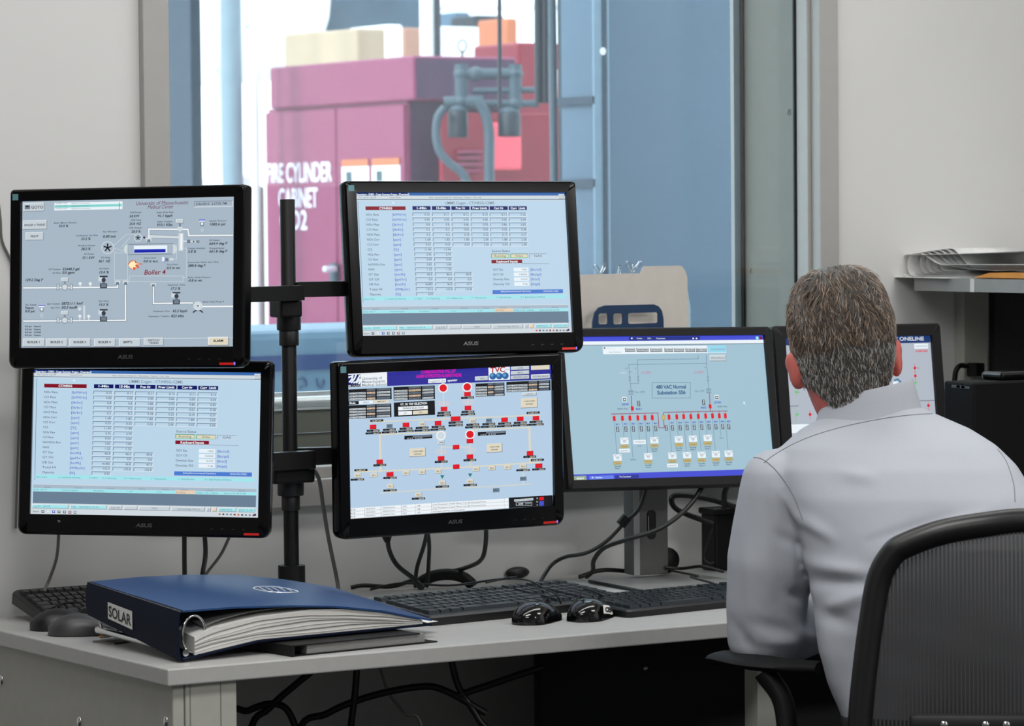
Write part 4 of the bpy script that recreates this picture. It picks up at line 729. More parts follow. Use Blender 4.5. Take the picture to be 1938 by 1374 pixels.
def arm(p0, p1, hh, m=m_black):
    p0, p1 = Vector(p0) - Vector((XP, YP, DZ)), Vector(p1) - Vector((XP, YP, DZ)); d = p1 - p0; q = Vector((d.x, d.y, 0)).normalized(); n = Vector((-q.y, q.x, 0)) * .014; z = Vector((0, 0, hh / 2))
    k = MB(); sec = lambda p, s=1.0: [p + n * s + z * s, p - n * s + z * s, p - n * s - z * s, p + n * s - z * s]
    k.loft([sec(p0, .93), sec(p0 + q * .0015), sec(p1)], m); return k.build('arm', pm)
back = lambda o, dz, k=1.0: o.matrix_basis @ Vector((0, .052, dz))
bpy.context.view_layer.update()
for o, a, ya, dxy in ((mTL, (566, 554), 28, -.042), (mBL, (590, 869), 33, -.042), (mTR, (556, 548), 29, 0.0), (mBR, (560, 863), 31, 0.0)):
    hz = at(a[0], a[1], Y=YP + dxy); e = back(o, 0); e = Vector((e.x, e.y, hz.z))
    if dxy == 0.0: hz = Vector((XP + .012, YP, hz.z))
    am = arm(hz, e, ya / FPX * 6.25)
    pl = MB(); pl.box((0, .046, (hz.z - o.location.z)), (.09, .0065, .09), m_black, None, .002)
    Mw = Matrix.Translation((-XP, -YP, -DZ)) @ o.matrix_basis; pl.v = [tuple(Mw @ Vector(v)) for v in pl.v]; pl.build('mount_plate', am)
for x0, x1, y0, y1 in ((524, 566, 568, 600), (513, 590, 880, 912)):
    a = at(x0, y0, Y=YP - .03) - Vector((XP, YP, DZ)); b = at(x1, y1, Y=YP - .03) - Vector((XP, YP, DZ)); MB().b2((a.x, -.044, b.z), (b.x, .0, a.z), m_black, .004).build('arm_head', pm)
# ------------------------------------------------------------------ binder, papers
m_blue = mat('binder_blue', (24, 62, 112), 0.38, var=0.05, scale=200, bump=0.06)
m_bspine = mat('binder_navy', (9, 19, 41), 0.6, var=0.05, scale=200, bump=0.06, spec=.12)
m_paper = mat('white_paper', (226, 226, 222), 0.8, var=0.03, scale=200)
m_papere = mat('paper_edges', (214, 213, 208), 0.8, var=0.10, scale=60, stretch=(1, 1, 25))
m_pgrey = mat('shaded_grey_paper', (120, 120, 118), 0.8)
BO = Vector((2.492, 4.972, .7425)); BXv = Vector((.995, .095, 0)); BYv = Vector((.0, 1.0, 0)); BW, BL_ = .485, .335
bd = thing('ring_binder', 'thick blue ring binder with SOLAR on its spine lying at the desk corner', 'binder', BO)
def interp(t, pts):
    for (a, x), (b, y) in zip(pts, pts[1:]):
        if t <= b: k = (t - a) / (b - a); return x + (y - x) * k
    return pts[-1][1]
zf = lambda u: interp(u, [(0, .080), (.2, .079), (.4, .074), (.6, .066), (.8, .051), (.92, .037), (1.0, .029)])
zk = lambda u: interp(u, [(0, .098), (.2, .099), (.4, .096), (.6, .089), (.8, .074), (.92, .062), (1.0, .054)])
zb = lambda u: interp(u, [(0, .0005), (.3, .0185), (1.0, .0185)]); zbb = lambda u: zb(u) + .008
pt = lambda u, v, z: BXv * (BW * u) + BYv * (BL_ * v) + Vector((0, 0, z))
ctop = lambda u, v: zf(u) + (zk(u) - zf(u)) * v; cbot = lambda u, v: zb(u) + .008 * v + .034 * v * (1 - u)
def sheet(mb, fz, t, m, u0=0, u1=1, v0=0, v1=1, nu=24, nv=6):
    r = lambda f: [[pt(u0 + (u1 - u0) * i / nu, v0 + (v1 - v0) * j / nv, f(u0 + (u1 - u0) * i / nu, v0 + (v1 - v0) * j / nv)) for i in range(nu + 1)] for j in range(nv + 1)]
    A_ = r(lambda u, v: fz(u, v)); B_ = r(lambda u, v: fz(u, v) - t); n = nu + 1; off = n * (nv + 1)
    vs = [p for row in A_ for p in row] + [p for row in B_ for p in row]; fs = []
    for j in range(nv):
        for i in range(nu): a = j * n + i; fs += [(a, a + 1, a + n + 1, a + n), (off + a, off + a + n, off + a + n + 1, off + a + 1)]
    for i in range(nu): fs += [(i, off + i, off + i + 1, i + 1), (nv * n + i, nv * n + i + 1, off + nv * n + i + 1, off + nv * n + i)]
    for j in range(nv): fs += [(j * n, (j + 1) * n, off + (j + 1) * n, off + j * n), (j * n + nu, off + j * n + nu, off + (j + 1) * n + nu, (j + 1) * n + nu)]
    mb.add(vs, fs, m)
tc = MB(); sheet(tc, ctop, .003, m_blue); tcv = tc.build('cover', bd, smooth=40)
bc = MB(); sheet(bc, lambda u, v: cbot(u, v) + .003, .003, m_bspine); bc.build('cover', bd, smooth=40)
sp = MB(); prof = [(0.0, 0), (-.006, .012), (-.009, .3), (-.0095, .5), (-.009, .7), (-.006, .985), (0, 1)]
sp.loft([[pt(0, v, 0) + BXv * dx + Vector((0, 0, cbot(0, v) + (ctop(0, v) - cbot(0, v)) * k)) for dx, k in prof] + [pt(0, v, 0) + BXv * (dx + .003) + Vector((0, 0, cbot(0, v) + (ctop(0, v) - cbot(0, v)) * k)) for dx, k in prof[::-1]] for v in [j / 10 for j in range(11)]], m_bspine)
spo = sp.build('spine', bd, smooth=40)
hg = MB(); hg.tube([pt(0, v, ctop(0, v) - .002) + BXv * -.004 for v in [0, .33, .66, 1]], .0018, mat('worn_edge', (96, 92, 88), .6, var=.4, scale=150), 6); hg.build('worn_edge', spo, smooth=True)
lb = MB(); sq = lambda v, k: pt(0, v, cbot(0, v) + (ctop(0, v) - cbot(0, v)) * k) + BXv * -.0102
v0, v1 = .745, .475
lb.add([sq(v0, .22), sq(v1, .22), sq(v1, .66), sq(v0, .66)], [(0, 1, 2, 3)], m_paper)
nrm = BXv * -.0005; vv0, vv1 = v0 - .012, v1 + .012; letter(lb, 'SOLAR', sq(vv0, .30) + nrm, sq(vv1, .30) - sq(vv0, .30), sq(vv0, .58) - sq(vv0, .30), mat('label_ink', (24, 24, 26), .6), .02)
lb.build('spine_label', spo, fixn=False)
st = lambda u: interp(u, [(.0, .018), (.06, .030), (.12, .036), (.3, .036), (.5, .040), (.7, .034), (.85, .022), (.96, .010), (1, .006)])
pg = MB(); sheet(pg, lambda u, v: min(cbot(u, v) + .004 + st(u), ctop(u, v) - .004), .001, m_paper, .05, .965, .012, .97)
lo_, hi_ = (lambda u, v: cbot(u, v) + .0035), (lambda u, v: min(cbot(u, v) + .004 + st(u), ctop(u, v) - .004) - .001)
N_ = 30; us = [.05 + .915 * i / N_ for i in range(N_ + 1)]
for v, sgn in ((.012, 1), (.97, 1)): pg.add([pt(u, v, lo_(u, v)) for u in us] + [pt(u, v, hi_(u, v)) for u in us], [(i, i + 1, N_ + 2 + i, N_ + 1 + i) for i in range(N_)], m_papere)
for u in (.05, .965): pg.add([pt(u, v, f(u, v)) for f in (lo_, hi_) for v in (.012, .97)], [(0, 1, 3, 2)], m_papere)
for k in range(6): # visible gatherings of sheets along the front
    t = .15 + .13 * k; pg.tube([pt(u, .010, lo_(u, 0) + (hi_(u, 0) - lo_(u, 0)) * min(1, max(0, t + .05 * math.sin(9 * u + k)))) for u in us], .0007, m_pgrey if k % 2 else m_paper, 4)
pg.build('pages', bd, smooth=30, fixn=True)
cs = MB(); sheet(cs, lambda u, v: hi_(u, v) + .0035 + max(0, (ctop(u, v) - .006 - hi_(u, v))) * (.15 + .75 * max(0, min(1, (u - .12) / .4)) ** .8), .0008, m_pgrey, .09, .52, .02, .95); cs.build('curled_sheet', bd, smooth=True)  # grey tone carries the shade beneath the cover
for v in (.03, .5, .93):
    c = pt(.055, v, .040); MB().tube([c + BXv * (.022 * math.cos(a)) + Vector((0, 0, .030 * math.sin(a))) for a in [2 * math.pi * k / 20 for k in range(21)]], .0022, m_chrome, 8).build('ring', bd, smooth=True)
MB().tube([pt(.02, .02, .012), pt(.02, .98, .018)], .006, m_chrome, 8).build('ring_rail', bd, smooth=True)
em = MB(); cz = lambda u, v: ctop(u, v) + .0006; cen = (.56, .5)
ell_ = [(cen[0] + .085 * math.cos(a), cen[1] + .10 * math.sin(a)) for a in [2 * math.pi * k / 32 for k in range(33)]]
for s_ in (1.0, .97, .94): em.tube([pt(cen[0] + (u - cen[0]) * s_, cen[1] + (v - cen[1]) * s_, cz(u, v)) for u, v in ell_], .0007, m_silver, 4)
for k in range(5): u = cen[0] - .06 + .026 * k; em.tube([pt(u, cen[1] - .05, cz(u, .45)), pt(u + .012, cen[1] + .05, cz(u, .55))], .0012, m_silver, 4)
em.build('emblem', tcv)
b2 = thing('ring_binder', 'thin black binder pressed flat under the right half of the blue binder', 'binder', (2.67, 4.935, DZ), (0, 0, R(6)))
k = MB(); k.b2((0, 0, .0004), (.285, .27, .0022), m_black); k.build('cover', b2); k = MB(); k.b2((0, 0, .0165), (.25, .27, .0182), m_black); k.build('cover', b2)
MB().b2((-.004, 0, .0004), (.002, .27, .0182), m_black).build('spine', b2); MB().b2((.028, .004, .0025), (.262, .262, .0162), mat('grey_paper_edges', (128, 128, 126), .8, var=.15, scale=50, stretch=(1, 1, 20))).build('pages', b2)
q = at(812, 1180, Z=DZ + .019); tag(MB().box(q + Vector((-.04, .07, .0006)), (.10, .14, .0008), m_paper, Matrix.Rotation(R(14), 3, 'Z')).build('loose_sheet'), 'white sheet corner sticking out between the two binders', 'paper')
q = at(222, 1207, Z=DZ + .004); px_ = thing('pencil', 'short wooden pencil poking out from under the blue binder', 'pencil', q + Vector((-.016, -.012, .0065)), (0, 0, R(12)))
MB().tube([(-.02, 0, 0), (.05, .0, 0)], .0038, m_paper, 6).build('shaft', px_); MB().tube([(-.026, 0, 0), (-.02, 0, 0)], [.0015, .0038], mat('pencil_wood', (206, 150, 92), .7), 6).build('tip', px_)
q = at(228, 1215, Z=DZ); tag(MB().box(q + Vector((.010, .012, .0015)), (.09, .05, .003), mat('grey_card', (112, 110, 104), .7), Matrix.Rotation(R(20), 3, 'Z')).build('notepad'), 'small grey notepad lying under the pencil', 'notepad')

# ------------------------------------------------------------------ keyboards and mice
m_key = mat('key_black', (34, 42, 47), 0.26, var=0.08); m_kb = mat('keyboard_black', (14, 15, 17), 0.4)
m_mouse = mat('mouse_gloss_black', (6, 6, 7), 0.14, var=.02, spec=.5, coat=.4); m_mm = mat('mouse_matte_grey', (58, 58, 60), 0.4)
def keyboard(label, loc, rz, ln, dp, tilt, hf, hb, rest=0.0, group='black keyboards on the desk', corner=.012, brand=None, mk=None):
    t = thing('keyboard', label, 'keyboard', loc, (tilt, 0, rz), group); b = MB(); pl = rrect(0, 0, ln, dp, corner, 5)
    zt_ = lambda y: hf + (hb - hf) * max(0, (y - rest)) / (dp - rest)
    b.loft([[(x, y, 0) for x, y in pl], [(x, y, zt_(y) - .003) for x, y in pl], [(ln / 2 + (x - ln / 2) * .99, dp / 2 + (y - dp / 2) * .97, zt_(y)) for x, y in pl]], m_kb); b.build('case', t, smooth=30)
    kk = MB(); rows = 6; y0 = rest + .012; rh = (dp - rest - .024) / (rows + .4)
    for r in range(rows):
        y = y0 + rh * r + (rh * .4 if r == 5 else 0)
        for xa, xb, n in ((.014, ln * .64, 14), (ln * .66, ln * .765, 3), (ln * .785, ln - .014, 4)):
            if n == 3 and r in (2,): continue
            wds = [1] * n
            if n == 14 and r == 0: wds = [1.3, 1.1, 1.3, 6, 1.3, 1.1, 1.3]
            elif n == 14 and r in (1, 2): wds = [1.6 + .4 * (r == 1)] + [1] * 11 + [2 - .2 * r]
            tot = sum(wds); x = xa
            for wv in wds:
                kw = (xb - xa) * wv / tot; g_ = .0011; zz = zt_(y + rh / 2); i_ = .0022
                lo_k = [(x + g_, y + g_, zz - .002), (x + kw - g_, y + g_, zz - .002), (x + kw - g_, y + rh - g_, zz - .002 + .001), (x + g_, y + rh - g_, zz - .001)]
                up_k = [(x + g_ + i_ * .6, y + g_ + i_ * .8, zz + .0048), (x + kw - g_ - i_ * .6, y + g_ + i_ * .8, zz + .0048), (x + kw - g_ - i_ * .6, y + rh - g_ - i_ * .5, zz + .0052), (x + g_ + i_ * .6, y + rh - g_ - i_ * .5, zz + .0052)]
                kk.add(lo_k + up_k, [(4, 5, 6, 7), (0, 1, 5, 4), (1, 2, 6, 5), (2, 3, 7, 6), (3, 0, 4, 7)], mk or m_key); x += kw
    kk.build('keys', t)
    if brand:
        lt = MB(); letter(lt, brand, (ln * .80, dp - .011, zt_(dp - .01) + .0006), (.042, 0, 0), (0, .006, 0), m_glogo); lt.build('lettering', t, fixn=False)
        MB().ell((ln * .70, dp - .009, zt_(dp) + .0005), (.003, .003, .001), m_silver).build('round_button', t)
    return t
keyboard('long black keyboard between the blue binder and the mice', (3.058, 5.165, DZ + .0005), R(6.8), .452, .195, R(1.5), .016, .026, .010, brand='Microsoft')
keyboard('slim black keyboard in front of the person, right of the mice', (3.398, 5.066, DZ + .0005), R(6.7), .44, .165, 0, .013, .021)
keyboard('dark grey keyboard tipped up against the wall behind the blue binder', (2.528, 5.575, DZ + .0005), R(0), .37, .15, R(11), .012, .020, corner=.02, mk=mat('key_grey', (54, 54, 55), .4))
def mouse(label, loc, rz, m, cord, sc_=1.0, tagm=None):
    t = thing('computer_mouse', label, 'mouse', loc, (0, 0, rz), 'black mice on the desk'); t.scale = (sc_,) * 3
    b = MB(); rings = []; n = 22
    for i in range(15):
        s = i / 14; x = -.055 + .11 * s; wv = .031 * max(.02, (1 - abs(2 * s - 1) ** 3.2)) ** .5 * (1 - .08 * math.sin(math.pi * s)); h = .037 * max(.02, math.sin(math.pi * min(1, s * .94 + .06)) ** .62) * (1 - .34 * s)
        rings.append([(x, wv * (1 if abs(math.cos(a)) > 1e-9 else 0) * math.copysign(abs(math.cos(a)) ** .8, math.cos(a)), max(0.0005, h * math.copysign(abs(math.sin(a)) ** .85, math.sin(a)))) for a in [2 * math.pi * k / n for k in range(n)]])
    b.loft(rings, m); shell = b.build('shell', t, smooth=60)
    MB().tube([(.032, -.003, .022), (.032, .003, .022)], .009, m_charcoal, 14).build('scroll_wheel', t, smooth=True)
    MB().tube([(.012, 0, .0348), (.03, 0, .0305), (.05, 0, .018)], .0006, m_charcoal, 4).build('button_gap', t)
    Mi = (Matrix.Translation(Vector(loc)) @ Matrix.Rotation(rz, 4, 'Z') @ Matrix.Scale(sc_, 4)).inverted()
    if cord: MB().tube(smooth_path([Mi @ Vector(p) for p in cord]), .0017 / sc_, m_black, 6).build('cord', t, smooth=True)
    if tagm:
        sh_ = shell.data; bv = BVHTree.FromPolygons([v.co.copy() for v in sh_.vertices], [tuple(p.vertices) for p in sh_.polygons]); co = Mi @ CAM; q = [(1142, 1161), (1163, 1163), (1162, 1147), (1141, 1145)]; k = MB()
        def onto(u, v, lift):
            px = (q[0][0] * (1 - u) + q[1][0] * u) * (1 - v) + (q[3][0] * (1 - u) + q[2][0] * u) * v; py = (q[0][1] * (1 - u) + q[1][1] * u) * (1 - v) + (q[3][1] * (1 - u) + q[2][1] * u) * v
            h, n, i, d_ = bv.ray_cast(co, (Mi.to_3x3() @ ray(px, py)).normalized()); 
            if h is None: h, n, i, d_ = bv.find_nearest(co + (Mi.to_3x3() @ ray(px, py)).normalized() * (Vector((0, 0, .02)) - co).length)
            return h + n * lift
        gr = [[onto(i / 6, j / 4, .0005) for i in range(7)] for j in range(5)]
        if all(p is not None for r_ in gr for p in r_):
            k.add([p for r_ in gr for p in r_], [(j * 7 + i, j * 7 + i + 1, j * 7 + i + 8, j * 7 + i + 7) for j in range(4) for i in range(6)], m_paper)
            vs, fs = glyphs(tagm, .05, 0, 2); k.add([onto(.15 + .7 * x, .25 + .5 * y, .0009) for x, y in vs], fs, mat('label_ink', (24, 24, 26), .6)); k.build('label', t, fixn=False)
        else: raise RuntimeError('label misses the mouse')
Z_ = DZ + .0008
zc = lambda px, py, z=.0025: at(px, py, Z=DZ + z)
mouse('glossy black mouse nearest the desk edge, right of the binders', at(1026, 1178, Z=DZ) + Vector((.0, .016, .0008)), R(34), m_mouse, [at(1062, 1143, Z=DZ + .018), at(1052, 1125, Z=DZ + .034), at(1030, 1113, Z=DZ + .036), at(1008, 1101, Z=DZ + .036), at(985, 1096, Z=DZ + .036), at(955, 1096, Z=DZ + .03), at(920, 1103, Z=DZ + .036)], 1.16)
mouse('glossy black mouse bearing a small white CEM label', at(1126, 1172, Z=DZ) + Vector((.0, .014, .0008)), R(38), m_mouse, [at(1152, 1134, Z=DZ + .018), at(1130, 1122, Z=DZ + .03), at(1105, 1116, Z=DZ + .036), at(1096, 1128, Z=DZ + .036), at(1082, 1146, Z=DZ + .024)], 1.16, 'CEM')
mouse('dark grey mouse beside the spine of the blue binder, nearer one of the pair', at(158, 1204, Z=DZ) + Vector((.012, .02, .0008)), R(-22), m_mm, None, 1.12)
mouse('dark grey mouse lying just in front of the tipped-up keyboard', at(108, 1190, Z=DZ) + Vector((.01, -.012, .0008)), R(-15), m_kb, [at(90, 1168, Z=DZ + .012), at(97, 1152, Z=DZ + .03), at(120, 1142, Z=DZ + .03), at(150, 1140, Z=DZ + .03)], 1.1)

# ------------------------------------------------------------------ things on the sill and the desk behind
m_man = mat('manila', (206, 200, 192), 0.75, var=.03); m_rack = mat('blue_rack_plastic', (30, 58, 92), 0.4)
Yf = 5.785
fl = thing('file_folder', 'beige tabbed file folder standing on the window sill behind the substation monitor', 'folder', (at(1200, 600, Y=Yf).x, Yf, .98))
F = lambda x, y: (at(x, y, Y=Yf).x - fl.location.x, at(x, y, Y=Yf).z - fl.location.z)
poly = [(F(1086, 620)[0], .004), (F(1305, 620)[0], .004), F(1300, 524), F(1296, 512), F(1290, 504), F(1284, 502.5), F(1220, 504), F(1215, 507), F(1211, 517), F(1090, 520)]
MB().prism(poly, -.0015, .0, m_man).build('front_leaf', fl); poly2 = [(x + .001, z - (.001 if z > .1 else 0)) for x, z in poly[:3]] + [F(1301, 520), F(1230, 519), F(1150, 519), F(1090, 521)]
MB().prism(poly2, .004, .0055, m_man).build('back_leaf', fl)
sl = [(F(1296, 620)[0], .006), (F(1309, 620)[0], .006), F(1307, 580), F(1302, 548), F(1297, 530)]; MB().prism(sl, .001, .003, mat('clear_sleeve', (190, 214, 226), .25)).build('plastic_sleeve', fl)
rk = thing('document_rack', 'blue plastic document rack with three openings in front of the beige folder', 'rack', (at(1188, 600, Y=5.755).x, 5.755, .958))
F2 = lambda x, y: (at(x, y, Y=5.755).x - rk.location.x, at(x, y, Y=5.755).z - rk.location.z)
fr = MB(); z_lo = 0.002; out = [(F2(1119, 622)[0], z_lo), (F2(1259, 622)[0], z_lo)] + [F2(1256, 604), F2(1253, 588), F2(1247, 580), F2(1238, 576), F2(1146, 578), F2(1134, 582), F2(1126, 592), F2(1122, 610)]
bmm = bmesh.new(); vso = [bmm.verts.new((x, 0, z)) for x, z in out]; eds = [bmm.edges.new((vso[i], vso[(i + 1) % len(vso)])) for i in range(len(vso))]
for x0, x1, y0, y1 in ((1133, 1151, 593, 614), (1161, 1179, 593, 614), (1189, 1246, 591, 613)):
    a, b = F2(x0, y1), F2(x1, y0); h = rrect(a[0], a[1], b[0], b[1], .004, 3); hv = [bmm.verts.new((x, 0, z)) for x, z in h]; eds += [bmm.edges.new((hv[i], hv[(i + 1) % len(hv)])) for i in range(len(hv))]
bmesh.ops.triangle_fill(bmm, edges=eds, use_beauty=True); g_ = bmesh.ops.extrude_face_region(bmm, geom=bmm.faces[:]); bmesh.ops.translate(bmm, verts=[v for v in g_['geom'] if isinstance(v, bmesh.types.BMVert)], vec=(0, .004, 0)); bmesh.ops.recalc_face_normals(bmm, faces=bmm.faces[:])
me = bpy.data.meshes.new('front_panel'); bmm.to_mesh(me); bmm.free(); me.materials.append(m_rack); o = bpy.data.objects.new('front_panel', me); COL.objects.link(o); o.parent = rk
xa, xb = F2(1122, 622)[0], F2(1257, 622)[0]; MB().b2((xa, .004, .002), (xb, .026, .012), m_rack).build('base_tray', rk)
m_clip = mat('wire', (200, 206, 210), 0.25, 1.0)
for i, (x, y, s, lab) in enumerate(((1131, 512, 1.2, 'wire paper clip on the folder edge, nearest the upper right monitor'), (1142, 508, .9, 'wire paper clip on the folder edge, second from the upper right monitor'), (1172, 513, 1.1, 'wire paper clip alone in the middle of the folder edge'), (1191, 506, 1.2, 'wire paper clip on the folder edge, left of a tight pair'), (1199, 508, .9, 'wire paper clip on the folder edge, middle of the group by the tab'), (1208, 501, .9, 'wire paper clip on the folder edge, nearest the raised tab'))):
    c = at(x, y, Y=Yf + .002); th = (-.6, .5, .3, -.5, .2, .8)[i]; pts = [(-.003, -.012), (-.003, .006), (-.001, .010), (.002, .010), (.004, .006), (.004, -.006), (.002, -.009), (0, -.006), (0, .004)]
    tag(MB().tube(smooth_path([c + Vector((s * (px * math.cos(th) + pz * math.sin(th)), .0008 * (k % 3), s * (-px * math.sin(th) + pz * math.cos(th)))) for k, (px, pz) in enumerate(pts)], 4), .0007, m_clip, 5).build('paper_clip', smooth=True), lab, 'paper clip', 'paper clips on the folder')
hb = thing('handset', 'curved black handset-shaped piece lying behind the long keyboard', 'handset', at(842, 1104, Z=DZ + .01))
hp = [at(790, 1112, D=6.62), at(800, 1100, D=6.62), at(822, 1090, D=6.62), at(850, 1087, D=6.62), at(875, 1092, D=6.62), at(890, 1103, D=6.62), at(895, 1110, D=6.62)]
MB().tube(smooth_path([p - hb.location for p in hp], 5), .011, m_black, 10).build('body', hb, smooth=True)
q = at(990, 1097, Z=DZ); tag(MB().ell(q + Vector((0, .02, .012)), (.026, .014, .0115), m_charcoal).build('usb_receiver', smooth=True), 'small dark rounded receiver behind the long keyboard', 'receiver')
q = at(1278, 1088, Z=DZ); tag(MB().ell(q + Vector((0, .03, .026)), (.028, .02, .0255), m_black).build('plug_adapter', smooth=True), 'round black plug adapter on the desk right of the monitor stand', 'plug')
pw = thing('power_brick', 'upright black power box behind the elbow of the person', 'power box', at(1372, 1078, Z=DZ) + Vector((0, .0, .0005)))
q = at(1350, 962, Y=pw.location.y); MB().b2((-.036, -.02, 0), (.06, .03, q.z - DZ - .01), m_black, .004).b2((-.040, -.024, q.z - DZ - .012), (.064, .034, q.z - DZ), m_black, .003).build('case', pw)

# ------------------------------------------------------------------ hutch, tower, papers at the right
XS = 4.525
hu = thing('hutch', 'grey hutch shelf over the side desk at the right, papers on top', 'shelf', (XS, 5.74, DZ))
za, zb_ = at(1860, 528, X=XS).z, at(1860, 553, X=XS).z
m_hutch = mat('hutch_laminate', (138, 138, 136), .5)
sh = MB(); sh.loft([[(0 + dx, -.05 - 0, z) for dx, z in ((.0, zb_ - DZ), (.42, zb_ - DZ), (.42, za - DZ), (.0, za - DZ))], [(0, -1.25, zb_ - DZ), (.42, -1.25, zb_ - DZ), (.42, -1.25, za - DZ), (0, -1.25, za - DZ)]], m_hutch)
sh.loft([[(.05, -.002, z) for z in (zb_ - DZ,)] + [(.42, -.002, zb_ - DZ), (.42, -.002, za - DZ), (.05, -.002, za - DZ)], [(0, -.05, zb_ - DZ), (.42, -.05, zb_ - DZ), (.42, -.05, za - DZ), (0, -.05, za - DZ)]], m_hutch); sh.build('shelf_board', hu)
q = at(1841, 540, X=XS).y - 5.74; MB().b2((-.002, q - .006, zb_ - DZ), (.004, q + .006, za - DZ + .0005), mat('pale_trim', (204, 204, 202), .4)).build('joint_trim', hu)
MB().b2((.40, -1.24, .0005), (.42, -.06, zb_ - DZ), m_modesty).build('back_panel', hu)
MB().b2((.02, -1.24, .0005), (.40, -1.22, zb_ - DZ), m_panel).build('end_panel', hu)
rw = thing('cable_raceway', 'pale vertical cable channel on the wall under the shelf', 'cable channel', (at(1838, 640, Y=YW).x, YW, DZ))
a, b = at(1806, 640, Y=YW).x - rw.location.x, at(1868, 640, Y=YW - .03).x - rw.location.x
MB().b2((a, -.032, 0.001), (b, -.001, zb_ - DZ - .002), m_panel, .002).build('channel', rw)
pl = thing('power_plug', 'black plug with curved cord in the cable channel above the tower', 'plug', at(1838, 699, Y=YW - .033))
q = at(1829, 712, Y=YW - .033) - pl.location; q2 = at(1847, 686, Y=YW - .033) - pl.location; MB().b2((q.x, -.03, q.z), (q2.x, .0, q2.z), m_black, .003).build('body', pl)
MB().tube(smooth_path([at(1830, 693, Y=YW - .05) - pl.location, at(1818, 692, Y=YW - .06) - pl.location, at(1810, 700, Y=YW - .06) - pl.location, at(1807, 716, Y=YW - .06) - pl.location, at(1806, 750, Y=YW - .06) - pl.location]), .0055, m_black, 8).build('cord', pl, smooth=True)
tag(MB().b2((at(1871, 600, Y=YW).x, YW - .02, DZ + .001), (XS + .398, YW - .001, zb_ - .002), mat('dark_grey_fabric', (58, 58, 60), .9, var=.15, scale=200, bump=.2)).build('tack_panel'), 'dark grey tack panel on the wall right of the cable channel', 'panel')
tq = at(1843, 724, D=6.5); tl = at(1786, 716, X=tq.x)
tw = thing('computer_tower', 'black computer tower standing on the side desk at the right', 'computer', (tq.x, tq.y, DZ))
hz = tq.z - DZ; MB().b2((0, 0, .001), (.40, tl.y - tq.y, hz), mat('tower_black', (7, 7, 8), .6, spec=.2), .004).build('case', tw)
mk = MB()
for k in range(3): p = at(1808 + 9 * k, 731 + k, X=tq.x - .0006) - tw.location; mk.b2((p.x - .0006, p.y - .014, p.z - .0025), (p.x, p.y + .010, p.z + .0025), m_glogo)
mk.build('badge', tw)
q = at(1866, 712, D=6.6); tag(MB().b2((q.x, tq.y + .02, tq.z + .0005), (q.x + .3, tl.y - .005, tq.z + .016), m_gloss, .006).build('modem'), 'flat black box lying on top of the computer tower', 'box')
np_ = thing('newspaper', 'folded newspaper with a rolled edge lying on the hutch shelf', 'newspaper', (XS + .02, 5.6, za))
m_news = mat('newsprint', (218, 218, 216), .85, var=.08, scale=40); m_news2 = mat('newsprint_grey', (178, 178, 177), .85, var=.15, scale=40)
Q = lambda px, py: (lambda p: (p.y - 5.6, p.z - za))(at(px, py, X=XS + .02))
base = Q(1705, 522)[1]
for k in range(7):
    s = k / 6; rr = .020 * (1 - s * .75); y_l = Q(1706 + 9 * k, 500)[0]; zc_ = .024 + .002 * k; pts = []
    y_r0, y_r1 = Q(1836 - 5 * k, 520)[0], Q(1938 + 40, 500)[0]
    lowz = .0015 + .0022 * k
    pts = [(y_r0, lowz)] + [(y_l - .02 - .05 * j / 3, lowz) for j in (3, 1.5, 0)] + [(y_l - .018 + .018 * -math.cos(a) * -1 if False else y_l - .018 + .018 * math.sin(a), zc_ - (zc_ - lowz) * math.cos(a)) for a in [math.pi * j / 6 for j in range(1, 7)]]
    top = 2 * zc_ - lowz; pts += [(y_l - .05, top - .001), (y_l - .10, max(.030 - .002 * k, lowz + .008)), (y_l - .16, .029 - .0022 * k), (y_r1 * .6, .030 - .0022 * k), (y_r1, .031 - .0022 * k)] if k else [(y_l - .05, top), (y_l - .12, top + .001), (y_r1 * .5, top + .006), (y_r1, top + .013)]
    pp_ = smooth_path([(0, y, z) for y, z in pts], 4); x1 = .23 - .006 * k; mm = m_news if k in (0, 1, 6) else m_news2
    vs = []; fs = []
    for p in pp_: vs += [(.004 * k, p.y, p.z), (x1, p.y, p.z)]
    for i in range(len(pp_) - 1): fs.append((2 * i, 2 * i + 1, 2 * i + 3, 2 * i + 2))
    w = MB(); w.add(vs, fs, mm); o = w.build('sheet', np_, smooth=True, fixn=False); so = o.modifiers.new('paper', 'SOLIDIFY'); so.thickness = .0009
q = at(1850, 519, X=XS + .02); q2 = at(1990, 519, X=XS + .02); ev = MB(); m_env = mat('orange_envelope', (208, 138, 52), .6, var=.06)
ev.loft([[(XS + .012, q.y, za + .002), (XS + .2, q.y, za + .002), (XS + .2, q.y, za + .003), (XS + .012, q.y, za + .003)], [(XS + .008, q.y - .05, za + .002), (XS + .2, q.y - .05, za + .002), (XS + .2, q.y - .05, za + .013), (XS + .008, q.y - .05, za + .012)], [(XS + .008, q2.y, za + .002), (XS + .2, q2.y, za + .002), (XS + .2, q2.y, za + .014), (XS + .008, q2.y, za + .014)]], m_env)
tag(ev.build('envelope'), 'orange padded envelope tucked under the newspaper on the shelf', 'envelope')
sh2 = MB(); a = at(1690, 528, X=XS - .004); b = at(1800, 531, X=XS - .004); sh2.box(((XS + .06), (a.y + b.y) / 2, za + .0008), (.14, abs(a.y - b.y), .0008), m_paper, Matrix.Rotation(R(-4), 3, 'Z')); tag(sh2.build('loose_sheet'), 'white sheet of paper under the newspaper roll on the shelf', 'paper')

